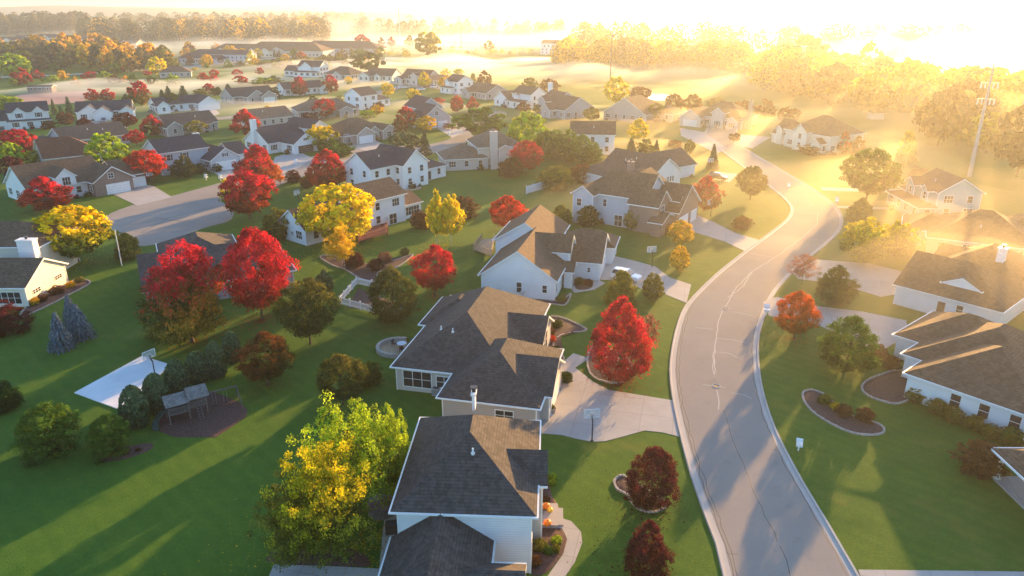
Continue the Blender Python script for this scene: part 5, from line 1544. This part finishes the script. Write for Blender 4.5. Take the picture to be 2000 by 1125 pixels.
# ------------------------------------------------------------------ cars
def car_proto(paint, suv=False):
    r = thing('parked_car', 'car', 'car', (0, 0, 0), 0, 'parked cars')
    L, Wd = 4.6, 1.84
    b = MB()
    if suv: pr = [(-2.3, .45), (-2.3, .95), (-2.2, 1.08), (-1.2, 1.12), (-.2, 1.14), (1.1, 1.08), (2.1, .98), (2.3, .82), (2.3, .42)]
    else: pr = [(-2.3, .42), (-2.3, .82), (-2.15, .98), (-1.3, 1.0), (-.2, 1.0), (1.0, .96), (2.05, .84), (2.3, .68), (2.3, .38)]
    top = len(pr)
    secs = []
    for f, w in ((-1, .80), (-.86, .97), (.86, .97), (1, .80)):
        secs.append([(x * (1 if abs(f) < .9 else .97), f * Wd / 2, z if abs(f) < .9 else .42 + (z - .42) * .93) for x, z in pr])
    for s0, s1 in zip(secs, secs[1:]):
        for i in range(top):
            j = (i + 1) % top
            b.poly([s0[i], s1[i], s1[j], s0[j]], paint)
    b.poly(secs[0], paint); b.poly(secs[-1][::-1], paint)
    body = b.build('body', r)
    h = 1.72 if suv else 1.44
    base = 1.08 if suv else .96
    x0, x1, x2, x3 = (-2.15, -1.85, .35, 1.15) if suv else (-1.75, -1.0, .25, 1.05)
    c = MB()
    lo = [(x0, -.8, base), (x3, -.8, base - .02), (x3, .8, base - .02), (x0, .8, base)]
    hi = [(x1, -.62, h), (x2, -.62, h), (x2, .62, h), (x1, .62, h)]
    for i in range(4):
        j = (i + 1) % 4
        c.poly([lo[i], lo[j], hi[j], hi[i]], 'glass')
    c.build('windows', r)
    c = MB()
    hi2 = [(p[0], p[1] * 1.02, p[2]) for p in hi]
    c.box((x1 - .03, -.64, h - .02), (x2 + .03, .64, h + .05), paint)
    for s in (-1, 1):
        for (xa, xb) in ((x0, x1), (x3, x2), ((x0 + x3) / 2, (x1 + x2) / 2)):
            c.tube([(xa, s * .81, base - .02), (xb, s * .635, h)], .045, paint, 5)
    c.build('roof', r)
    for sx in (-1.4, 1.42):
        for sy in (-1, 1):
            m = MB(); m.tube([(sx, sy * .70, .34), (sx, sy * .93, .34)], .34, 'rubber', 14)
            w = m.build('wheel', r)
            m = MB(); m.tube([(sx, sy * .90, .34), (sx, sy * .945, .34)], .2, 'pole grey', 10); m.build('rim', w)
    for sy in (-1, 1):
        m = MB(); m.box((2.2, sy * .62 - .2, .66), (2.305, sy * .62 + .2, .8), 'lens glass'); m.build('headlight', r)
        m = MB(); m.box((-2.31, sy * .66 - .16, .72), (-2.2, sy * .66 + .16, .9), 'paint red'); m.build('tail_light', r)
    return r
cw = car_proto('paint white', True); cw.location = at(1222, 547); cw.rotation_euler.z = R(-30); cw['label'] = 'white sport utility car on the driveway of the white gabled house'
cdk = car_proto('paint dark', True); cdk.location = at(1402, 351); cdk.rotation_euler.z = R(-32); cdk['label'] = 'dark car parked beside the tall white gable, lit on its roof'
cb = car_proto('paint blue'); cb.location = at(203, 238); cb.rotation_euler.z = R(-60); cb['label'] = 'blue grey car before the three gabled white ranch'
cr = car_proto('paint red', True); cr.location = at(878, 251); cr.rotation_euler.z = R(-25); cr['label'] = 'rust red car before the craftsman garage doors'
dup(cdk, at(4, 258), R(-60), None, 'dark car at the left edge by the farmhouse garage')
for x, y, rot in ((849, 172, 10), (822, 177, 0), (787, 173, 20), (770, 165, 20)):
    dup(cw, at(x, y), R(rot), None, 'small pale car parked in the mist along the far street')

# ------------------------------------------------------------------ play set with shingled roofs, slide and swing beam
p0 = at(372, 812)
ps = thing('play_set', 'wooden play set with two shingled roofs, slide and swing beam', 'play set', p0, R(35))
ps.scale = (.8, .8, .8)
m = MB()
for x in (-2.6, -.2, 2.0):
    for y in (-1.1, 1.1): m.box((x - .07, y - .07, 0), (x + .07, y + .07, 2.9), 'wood grey')
m.box((-2.7, -1.2, 1.35), (-.1, 1.2, 1.47), 'wood grey'); m.box((-.14, -1.2, 1.65), (2.1, 1.2, 1.77), 'wood grey')
m.build('frame', ps)
m = MB()
for y in (-1.15, 1.15):
    for i in range(13): m.box((-2.6 + i * .2, y - .03, 1.47), (-2.5 + i * .2, y + .03, 2.2), 'wood grey')
    m.box((-2.65, y - .045, 2.2), (-.1, y + .045, 2.3), 'wood grey')
    for i in range(11): m.box((-.05 + i * .2, y - .03, 1.77), (.05 + i * .2, y + .03, 2.5), 'wood grey')
m.build('railing', ps)
for x0_, x1_, zb, zt in ((-2.95, -.05, 2.75, 3.75), (-.2, 2.4, 3.0, 4.1)):
    m = MB()
    for s in (-1, 1):
        a = [(x0_, s * 1.55, zb), (x1_, s * 1.55, zb), (x1_, 0, zt), (x0_, 0, zt)]
        b = [(p[0], p[1], p[2] - .07) for p in a]
        m.poly(a if s < 0 else a[::-1], 'shingle cedar'); m.poly(b[::-1] if s < 0 else b, 'wood grey')
        for i in range(4):
            j = (i + 1) % 4; m.poly([a[i], b[i], b[j], a[j]], 'wood grey')
    m.build('roof', ps)
m = MB()
m.tube([(2.0, 0, 2.55), (6.2, 0, 2.5)], .09, 'wood grey', 6)
for s in (-1, 1): m.tube([(6.2, 0, 2.5), (6.3, s * 1.3, 0)], .07, 'wood grey', 6)
m.build('swing_beam', ps)
for x in (3.2, 4.6):
    m = MB()
    for dx in (-.22, .22): m.tube([(x + dx, 0, 2.45), (x + dx, .05, .55)], .012, 'pole grey', 4)
    m.box((x - .26, -.1, .5), (x + .26, .12, .55), 'rubber'); m.build('swing', ps)
m = MB()
path = [(-2.7, .3, 1.45), (-3.4, .2, 1.2), (-4.1, -.2, .75), (-4.4, -.9, .4), (-4.4, -1.7, .2)]
for a, b in zip(path, path[1:]):
    d = (Vector(b) - Vector(a)); d.z = 0; d.normalize(); n_ = Vector((-d.y, d.x, 0)) * .32
    A, B = Vector(a), Vector(b)
    m.poly([A - n_, B - n_, B + n_, A + n_], 'slide green')
    for s in (-1, 1): m.tube([A + n_ * s + Vector((0, 0, .08)), B + n_ * s + Vector((0, 0, .08))], .08, 'slide green', 6)
m.build('slide', ps)
m = MB()
for s in (-.25, .25): m.tube([(1.0 + s, -1.2, 1.7), (1.0 + s, -2.2, 0)], .045, 'wood grey', 5)
for i in range(5): m.box((.72, -1.36 - i * .18, 1.4 - i * .31), (1.28, -1.30 - i * .18, 1.45 - i * .31), 'wood grey')
m.build('ladder', ps)

# ------------------------------------------------------------------ fences, decks, patios
def fence(pts, label, h=1.1, kind='picket', m='fence white', name='fence'):
    w = P(*pts)
    r = thing(name, label, 'fence', (*w[0], 0))
    w = [(p[0] - w[0][0], p[1] - w[0][1]) for p in w]
    for a, b in zip(w, w[1:]):
        L = math.dist(a, b); n = max(1, round(L / 2.2))
        ang = math.atan2(b[1] - a[1], b[0] - a[0])
        M = Matrix.Translation((*a, 0)) @ Matrix.Rotation(ang, 4, 'Z')
        s = MB()
        if kind == 'picket':
            s.box((0, -.03, .25), (L, .03, .36), m, M); s.box((0, -.031, h - .22), (L, .031, h - .11), m, M)
            k = int(L / .2)
            for i in range(k): s.box((i * .2 + .03, -.05, .08), (i * .2 + .14, -.034, h), m, M)
        elif kind == 'rail':
            for z in (.35, .7, h - .05): s.box((0, -.03, z - .06), (L, .03, z + .06), m, M)
        else:
            k = int(L / .3)
            for i in range(k): s.box((i * .3, -.02 - .006 * (i % 2), .06), (i * .3 + .29, .02, h - .06), m, M)
            s.box((0, -.05, h - .1), (L, .05, h), m, M)
        s.build('panel', r)
        for i in range(n + 1):
            p = MB(); x = L * i / n
            p.box((x - .07, -.07, 0), (x + .07, .07, h + .1), m, M); p.box((x - .1, -.1, h + .1), (x + .1, .1, h + .16), m, M)
            p.build('post', r)
    return r
fence([(727, 562), (697, 556), (664, 594), (768, 622), (786, 611)], 'white picket fence round the dug garden plot', 1.15)
fence([(1028, 379), (1066, 368), (1102, 357)], 'white panel fence lying across the misty back lawn', 1.8, 'panel')
fence([(1128, 347), (1160, 338)], 'short white panel fence behind the brick fronted house', 1.8, 'panel')

def deck(label, corners, z, m, rail_m, open_sides=(), name='deck'):
    w = P(*corners)
    r = thing(name, label, 'deck', (*w[0], 0))
    w = [(p[0] - w[0][0], p[1] - w[0][1]) for p in w]
    s = MB(); s.prism(w, z - .12, z, m)
    for p in w: s.box((p[0] - .08, p[1] - .08, 0), (p[0] + .08, p[1] + .08, z - .12), m)
    s.build('floor', r)
    s = MB()
    for i in range(len(w)):
        if i in open_sides: continue
        a, b = w[i], w[(i + 1) % len(w)]
        L = math.dist(a, b)
        M = Matrix.Translation((*a, z)) @ Matrix.Rotation(math.atan2(b[1] - a[1], b[0] - a[0]), 4, 'Z')
        s.box((0, -.06, .9), (L, .06, .97), rail_m, M); s.box((0, -.03, .12), (L, .03, .18), rail_m, M)
        k = int(L / .22)
        for j in range(k): s.box((j * .22, -.02, .18), (j * .22 + .05, .02, .9), rail_m, M)
        for x in (0, L): s.box((x - .06, -.06, 0), (x + .06, .06, 1.05), rail_m, M)
    s.build('railing', r)
    return r
deck('tan wooden deck with open railing at the left of the white gabled house', [(925, 492), (961, 505), (966, 470), (941, 472)], .5, 'wood tan', 'wood tan', (2,))
deck('red brown wooden deck with railing below the yellow tree house', [(700, 478), (758, 462), (757, 440), (706, 448)], .7, 'wood red', 'wood red', (2,))

def ring_wall(label, c, r_, h, a0, a1, floor='soil', name='patio_wall'):
    o = thing(name, label, 'patio wall', c)
    s = MB(); n = 30
    for i in range(n):
        t0, t1 = a0 + (a1 - a0) * i / n, a0 + (a1 - a0) * (i + 1) / n - .01
        q = [(rr * math.cos(t), rr * math.sin(t)) for rr, t in ((r_, t0), (r_ + .42, t0), (r_ + .42, t1), (r_, t1))]
        s.prism(q, 0, h + rnd.uniform(-.02, .02), 'stone')
    s.build('stone_ring', o)
    s = MB(); s.prism([(r_ * math.cos(6.283 * i / 28), r_ * math.sin(6.283 * i / 28)) for i in range(28)], -.02, .05, floor); s.build('floor', o)
    return o
ring_wall('curved low stone wall round the small patio of the interlocking hip house', at(776, 682), 2.2, .55, R(70), R(275), 'wood tan')
ring_wall('round stone edged patio behind the white L shaped house', at(800, 367), 2.4, .3, R(-170), R(60), 'stone')
def table(label, c, rad=.6):
    t = thing('patio_table', label, 'table', c)
    m = MB(); m.tube([(0, 0, .7), (0, 0, .74)], rad, 'acrylic white', 20); m.build('table_top', t)
    m = MB(); m.tube([(0, 0, .05), (0, 0, .7)], .05, 'steel black'); m.tube([(0, 0, .05), (0, 0, .1)], .3, 'steel black', 12); m.build('leg', t)
    for i in range(3):
        a = .6 + i * 2.1
        ch = thing('patio_chair', 'dark patio chair by the round table inside the curved stone wall' if rad < .65 else 'dark patio chair on the round stone patio', 'chair', Vector(c) + Vector((math.cos(a) * 1.1, math.sin(a) * 1.1, 0)), a + math.pi / 2, 'patio chairs ' + ('curved wall' if rad < .65 else 'round patio'))
        m = MB(); m.box((-.24, -.24, .42), (.24, .24, .47), 'steel black'); m.build('seat', ch)
        m = MB(); m.box((-.24, -.26, .47), (.24, -.22, .95), 'steel black'); m.build('backrest', ch)
        for x in (-.21, .21):
            for y in (-.21, .21):
                m = MB(); m.tube([(x, y, 0), (x, y, .42)], .02, 'steel black', 5); m.build('leg', ch)
table('round white patio table inside the curved stone wall', at(785, 681) + Vector((0, 0, .05)))
table('larger round table on the stone patio of the L shaped house', at(800, 367) + Vector((0, 0, .05)), .8)

# hot tub with padded octagonal cover
ht = thing('hot_tub', 'octagonal hot tub under a purple padded cover behind the square hip house', 'hot tub', at(746, 1000))
oc = [(1.25 * math.cos(R(22.5 + 45 * i)), 1.25 * math.sin(R(22.5 + 45 * i))) for i in range(8)]
m = MB(); m.prism([(p[0] * .93, p[1] * .93) for p in oc], 0, .85, 'wood grey'); m.build('tub', ht)
m = MB(); m.prism(oc, .85, .97, 'vinyl purple')
for i in range(8):
    a, b = oc[i], oc[(i + 1) % 8]; m.poly([(*a, .972), (*b, .972), (b[0] * .2, b[1] * .2, 1.08), (a[0] * .2, a[1] * .2, 1.08)], 'vinyl purple')
m.poly([(p[0] * .2, p[1] * .2, 1.08) for p in oc], 'vinyl purple')
m.build('cover', ht)
gr = thing('barbecue_grill', 'black grill standing by the rear wall of the square hip house', 'grill', at(768, 1040), R(10))
m = MB(); m.box((-.6, -.3, .0), (.6, .3, .8), 'steel black'); m.build('cart', gr)
m = MB(); m.tube([(-.55, 0, .88), (.55, 0, .88)], .3, 'steel black', 12); m.build('lid', gr)

# front step with pumpkins
st = thing('front_step', 'pale concrete stoop with steps before the square hip house door', 'step', at(1066, 1012), R(-3))
m = MB(); m.box((-1.4, -1.3, 0), (1.0, 1.6, .34), 'concrete'); m.box((1.0, -1.0, 0), (1.45, 1.2, .17), 'concrete'); m.build('tread', st)
def pumpkin(px, py, r_, label, m_='pumpkin orange', z=0):
    p = at(px, py, z)
    t = thing('pumpkin', label, 'pumpkin', p)
    m = MB(); m.lathe([(.02, .12 * r_ * 2), (r_ * .5, 0), (r_ * .9, r_ * .3), (r_, r_ * .75), (r_ * .85, r_ * 1.2), (r_ * .45, r_ * 1.45), (.03, r_ * 1.36)], m_, 24, (0, 0, 0), lambda a: 1 + .06 * math.cos(8 * a)); m.build('body', t, True)
    m = MB(); m.tube([(0, 0, r_ * 1.35), (.03, 0, r_ * 1.75)], [.04, .025], 'bark', 6); m.build('stem', t)
pumpkin(1055, 956, .38, 'orange pumpkin lying apart by the dormer corner')
pumpkin(1056, 994, .33, 'orange pumpkin at the wall end of the stoop', z=.34)
pumpkin(1067, 993, .33, 'orange pumpkin next to the yellow gourd on the stoop', z=.34)
pumpkin(1074, 999, .25, 'yellow gourd at the outer stoop corner', 'gourd yellow', .34)
pumpkin(1069, 1026, .33, 'orange pumpkin at the near end of the stoop', z=.34)

def planter(px, py, label):
    t = thing('planter', label, 'planter', at(px, py))
    m = MB(); m.lathe([(.02, .0), (.28, 0), (.36, .5), (.42, .6), (.36, .62), (.3, .52), (.02, .5)], 'stone', 16); m.build('pot', t, True)
    o = bpy.data.objects.new('plant', crown_for('bush', 2, 0)); COL.objects.link(o); o.parent = t; o.location = (0, 0, .45); o.scale = (.7, .7, .6)
    o.material_slots[0].link = 'OBJECT'; o.material_slots[0].material = LEAF['olive']
planter(1094, 748, 'round planter by the round bush at the garage corner')
planter(1079, 806, 'round planter at the lower corner of the garage opening')
ac = thing('air_conditioner', 'grey air conditioner box against the rear wall of the interlocking hip house', 'air conditioner', at(853, 770), R(-13))
m = MB(); m.box((-.45, -.45, 0), (.45, .45, .85), 'pole grey')
for i in range(7): m.box((-.46, -.46, .12 + i * .1), (.46, .46, .15 + i * .1), 'steel black')
m.build('cabinet', ac); m = MB(); m.tube([(0, 0, .85), (0, 0, .9)], .36, 'steel black', 16); m.build('fan_grille', ac)
for px, py, lab in ((1021, 585, 'white satellite dish on a post before the white end wall'),):
    t = thing('satellite_dish', lab, 'satellite dish', at(px, py), R(200))
    m = MB(); m.tube([(0, 0, 0), (0, 0, .9)], .04, 'pole grey'); m.build('mast', t)
    m = MB()
    M = Matrix.Translation((0, 0, 1.1)) @ Matrix.Rotation(R(65), 4, 'X')
    for i in range(4):
        r0, r1 = .42 * i / 4, .42 * (i + 1) / 4
        for j in range(14):
            a, b = 6.2832 * j / 14, 6.2832 * (j + 1) / 14
            m.poly([M @ Vector((r * math.cos(t_), r * math.sin(t_), r * r * .6)) for r, t_ in ((r0 + .001, a), (r1, a), (r1, b), (r0 + .001, b))], 'paint white')
    m.build('dish', t)
t = thing('manhole_cover', 'round iron manhole cover in the middle of the street', 'manhole cover', at(1399, 754))
m = MB(); m.tube([(0, 0, .0), (0, 0, .022)], .34, 'tar dark', 20); m.build('lid', t)
m = MB(); ri = [(.42 * math.cos(R(18 * i)), .42 * math.sin(R(18 * i)), .016) for i in range(21)]; m.tube(ri, .05, 'mortar pale', 6, False); m.build('collar', t)
t = thing('manhole_cover', 'manhole cover farther up the street before the double mailbox', 'manhole cover', at(1417, 603))
m = MB(); m.tube([(0, 0, .0), (0, 0, .022)], .34, 'tar dark', 20); m.build('lid', t)
m = MB(); m.tube(ri, .05, 'mortar pale', 6, False); m.build('collar', t)

# ------------------------------------------------------------------ poles
def pole(px, yb, yt, label, r0, m='pole grey', arms=(), name='utility_pole', cat='utility pole', taper=.5, tilt=0, hgt=None):
    p = at(px, yb); h = hgt or height_at(p, yt)
    o = thing(name, label, cat, p, R(tilt))
    s = MB(); s.tube([(0, 0, 0), (0, 0, h * .5), (0, 0, h)], [r0, r0 * (1 + taper) / 2, r0 * taper], m, 10); s.build('shaft', o)
    for f, L, kind in arms:
        a = MB(); z = h * f
        a.box((-L, -.09, z - .09), (L, .09, z + .09), m)
        a.build('cross_arm', o)
        a = MB()
        for x in (-L * .92, -L * .45, L * .45, L * .92):
            if kind == 'down': a.tube([(x, 0, z - .09), (x, 0, z - 1.3)], [.12, .16], 'acrylic white', 6)
            else: a.tube([(x, 0, z + .09), (x, 0, z + .45)], [.1, .06], 'pole grey', 6)
        a.build('insulator', o)
    return o
pole(1893, 345, 125, 'tall tapered power pole with two pairs of insulator arms at right', .55, 'pole grey', ((.84, 1.9, 'down'), (.70, 1.9, 'down')), taper=.35, tilt=-20)
pole(1190, 196, 68, 'dark wooden utility pole with one top cross arm behind the golden cottonwood', .32, 'pole wood', ((.985, 3.2, 'up'),), taper=.7)
pole(238, 519, 449, 'bare white pole on the lawn right of the yellow topped tree', .09, 'pole white', (), 'flagpole', 'pole', .7)
pole(196, 141, 113, 'thin pale light pole before the amber belt', .22, 'pole white', (), 'light_pole', 'light pole')
pole(901, 101, 43, 'slender dark pole in the mist right of the big cottonwood', .35, 'pole wood', ((.97, 2, 'up'),))
pole(781, 74, 16, 'tall antenna mast with bulky top far in the mist', .9, 'pole grey', ((.97, 3, 'down'), (.88, 3, 'down')), 'antenna_mast', 'mast')
pole(760, 72, 34, 'thin far pole left of the antenna mast', .4, 'pole wood', ((.97, 2, 'up'),))
pole(664, 68, 35, 'pale far pole at the edge of the hazy wood', .5, 'pole white', ((.95, 2, 'up'),))
pole(976, 88, 72, 'short wooden pole in the mist, first right of the dull rounded tree', .25, 'pole wood', ((.95, 2, 'up'),))
pole(955, 88, 72, 'short wooden pole standing behind the dull rounded tree', .25, 'pole wood', ((.95, 2, 'up'),))
pole(1003, 88, 73, 'short wooden pole in the mist, farthest right of the dull rounded tree', .25, 'pole wood', ((.95, 2, 'up'),))
pole(890, 94, 78, 'short pole left of the slender dark one', .25, 'pole wood')
pole(446, 119, 98, 'pale pole before the amber tree by the blue roofed complex', .25, 'pole white')
pole(799, 174, 147, 'pale street light pole before the multi gabled tan house', .1, 'pole white', (), 'light_pole', 'light pole')
pole(968, 240, 205, 'thin street light pole by the bend behind the spreading tree', .09, 'pole grey', (), 'light_pole', 'light pole')
pole(1742, 472, 448, 'small lamp post at the garage of the misty right hand houses', .07, 'pole white', (), 'light_pole', 'lamp post')
pole(1713, 575, 545, 'slim lamp post beside the right hand garage doors', .06, 'pole white', (), 'light_pole', 'lamp post')
# bright pond behind the dark backlit tree
tag(slab('pond', smooth_poly(P((1262, 186), (1280, 182), (1300, 184), (1322, 190), (1296, 196), (1268, 194)), 4), 'glass', .02), kind='structure')
# park bench by the ball field
sh = thing('park_bench', 'dark bench right of the infield before the far road', 'bench', at(152, 160))
m = MB(); m.box((-.9, -.25, .42), (.9, .25, .48), 'wood red'); m.build('seat', sh); m = MB(); m.box((-.9, .22, .48), (.9, .28, .95), 'wood red'); m.build('backrest', sh)
for x in (-.8, .8):
    m = MB(); m.box((x - .05, -.22, 0), (x + .05, .26, .42), 'steel black'); m.build('leg', sh)
# ------------------------------------------------------------------ far hills, haze and low mist
hb = MB()
def hill(x0, x1, y, hgt, seed, n=60, dp=700):
    rg = random.Random(seed)
    ph = [rg.uniform(0, 6) for _ in range(4)]
    rows = []
    for j in range(7):
        f = j / 6
        row = []
        for i in range(n + 1):
            u = i / n
            e = math.sin(math.pi * u) ** .6
            h = hgt * e * (.7 + .18 * math.sin(7 * u + ph[0]) + .1 * math.sin(17 * u + ph[1]) + .05 * math.sin(41 * u + ph[2])) * math.sin(math.pi * f)
            row.append((x0 + (x1 - x0) * u, y + dp * (f - .5), h - .5))
        rows.append(row)
    for r0, r1 in zip(rows, rows[1:]):
        for i in range(n): hb.poly([r0[i], r0[i + 1], r1[i + 1], r1[i]], 'far wood')
plain('far wood', (.06, .07, .045), .95, .3, .01)
hill(-6500, 1500, 6200, 62, 3); hill(-4200, -300, 3600, 44, 5); hill(-3000, 6500, 7600, 56, 8)
tag(hb.build('hills', smooth=True), kind='structure')

def volume(name, dens, col, g):
    m = bpy.data.materials.new(name)
    m.use_nodes = True
    t = m.node_tree
    t.nodes.clear()
    o = t.nodes.new('ShaderNodeOutputMaterial')
    v = t.nodes.new('ShaderNodeVolumePrincipled')
    v.inputs['Color'].default_value = (*col, 1)
    v.inputs['Density'].default_value = dens
    v.inputs['Anisotropy'].default_value = g
    t.links.new(v.outputs[0], o.inputs['Volume'])
    return m
HAZE = volume('haze', .00027, (.78, .77, .75), .68)
MATS['haze'] = HAZE
hz = MB()
hz.box((-9200, -400, -1), (9200, 9300, 68), 'haze')
tag(hz.build('haze'), kind='stuff')

def mist(x, y, rx, ry, h, dens, seed, rot=0, g=.62):
    """low lens of ground mist: rippled top, edges thinning to nothing"""
    rg = random.Random(seed)
    key = 'mist %g %g' % (dens, g)
    if key not in MATS: MATS[key] = volume(key, dens, ((.68, .59, .43) if g < .64 else (.88, .82, .72) if g < .7 else (.93, .94, .97)), g)  # golden sun glow tinted into the right hand mist, cooler white at left
    n, rings = 56, 14
    ph = [rg.uniform(0, 6.28) for _ in range(6)]
    top, M_ = [], MB()
    k = M_.slot(MATS[key])
    def pt(f, a, up):
        edge = 1 + .14 * math.sin(2 * a + ph[0]) + .09 * math.sin(5 * a + ph[1]) + .05 * math.sin(9 * a + ph[2])
        px, py = rx * f * edge * math.cos(a), ry * f * edge * math.sin(a)
        z = -.6
        if up:
            prof = (1 - f ** 1.6) ** 1.4
            w = .60 + .85 * noise.noise(Vector((px / 38 + seed, py / 24, seed * 3.1))) + .25 * noise.noise(Vector((px / 13, py / 11 + seed, 2.2)))
            z = -.6 + max(.02, h * prof * max(.08, w))
        return (px, py, z)
    M_.v.append((0, 0, pt(0, 0, True)[2])); M_.v.append((0, 0, -.6))
    for up in (True, False):
        for r in range(1, rings):
            for j in range(n): M_.v.append(pt(r / rings, 6.2832 * j / n, up))
    rim = len(M_.v)
    for j in range(n):
        q = pt(1, 6.2832 * j / n, False); M_.v.append((q[0], q[1], -.59))
    def idx(up, r, j):
        j %= n
        if r == 0: return 0 if up else 1
        if r == rings: return rim + j
        return 2 + (0 if up else (rings - 1) * n) + (r - 1) * n + j
    for up in (True, False):
        for j in range(n):
            f = (idx(up, 0, 0), idx(up, 1, j), idx(up, 1, j + 1))
            M_.f.append(f if up else f[::-1]); M_.mi.append(k)
        for r in range(1, rings):
            for j in range(n):
                f = (idx(up, r, j), idx(up, r + 1, j), idx(up, r + 1, j + 1), idx(up, r, j + 1))
                M_.f.append(f if up else f[::-1]); M_.mi.append(k)
    o = M_.build('mist', loc=(x, y, 0), smooth=True)
    o.rotation_euler = (0, 0, R(rot))
    return tag(o, kind='stuff')
# valley mist beyond the houses
mist(70, 480, 210, 95, 10, .016, 1, -8, .66)
mist(-60, 560, 260, 90, 8, .017, 2, 5, .72)
mist(-165, 405, 130, 60, 9, .024, 3, 10, .72)
mist(210, 400, 190, 130, 20, .012, 4, -14)
mist(300, 560, 300, 160, 24, .009, 5, 0)
mist(-250, 760, 420, 160, 14, .006, 6, 0, .78)
mist(100, 900, 520, 220, 18, .005, 7, 0, .78)
mist(175, 265, 95, 95, 18, .008, 14, -10)
# veils drifting through the gardens on the right
mist(36, 205, 46, 52, 8, .012, 8, 25)
mist(62, 262, 70, 50, 9, .011, 9, -10)
mist(104, 185, 54, 70, 12, .009, 10, -20)
mist(78, 118, 40, 50, 9, .010, 11, -15)
mist(-150, 1250, 1100, 480, 38, .0018, 17, 0, .74)
mist(98, 125, 88, 125, 26, .0017, 18, -8, .6)
mist(64, 88, 36, 44, 14, .0055, 19, 10, .6)
mist(150, 240, 90, 95, 22, .0045, 16, -15)
mist(22, 150, 34, 40, 6, .010, 12, 20)
mist(-35, 300, 110, 60, 5, .014, 13, -5, .72)
mist(-110, 320, 80, 40, 5, .014, 15, 20, .72)
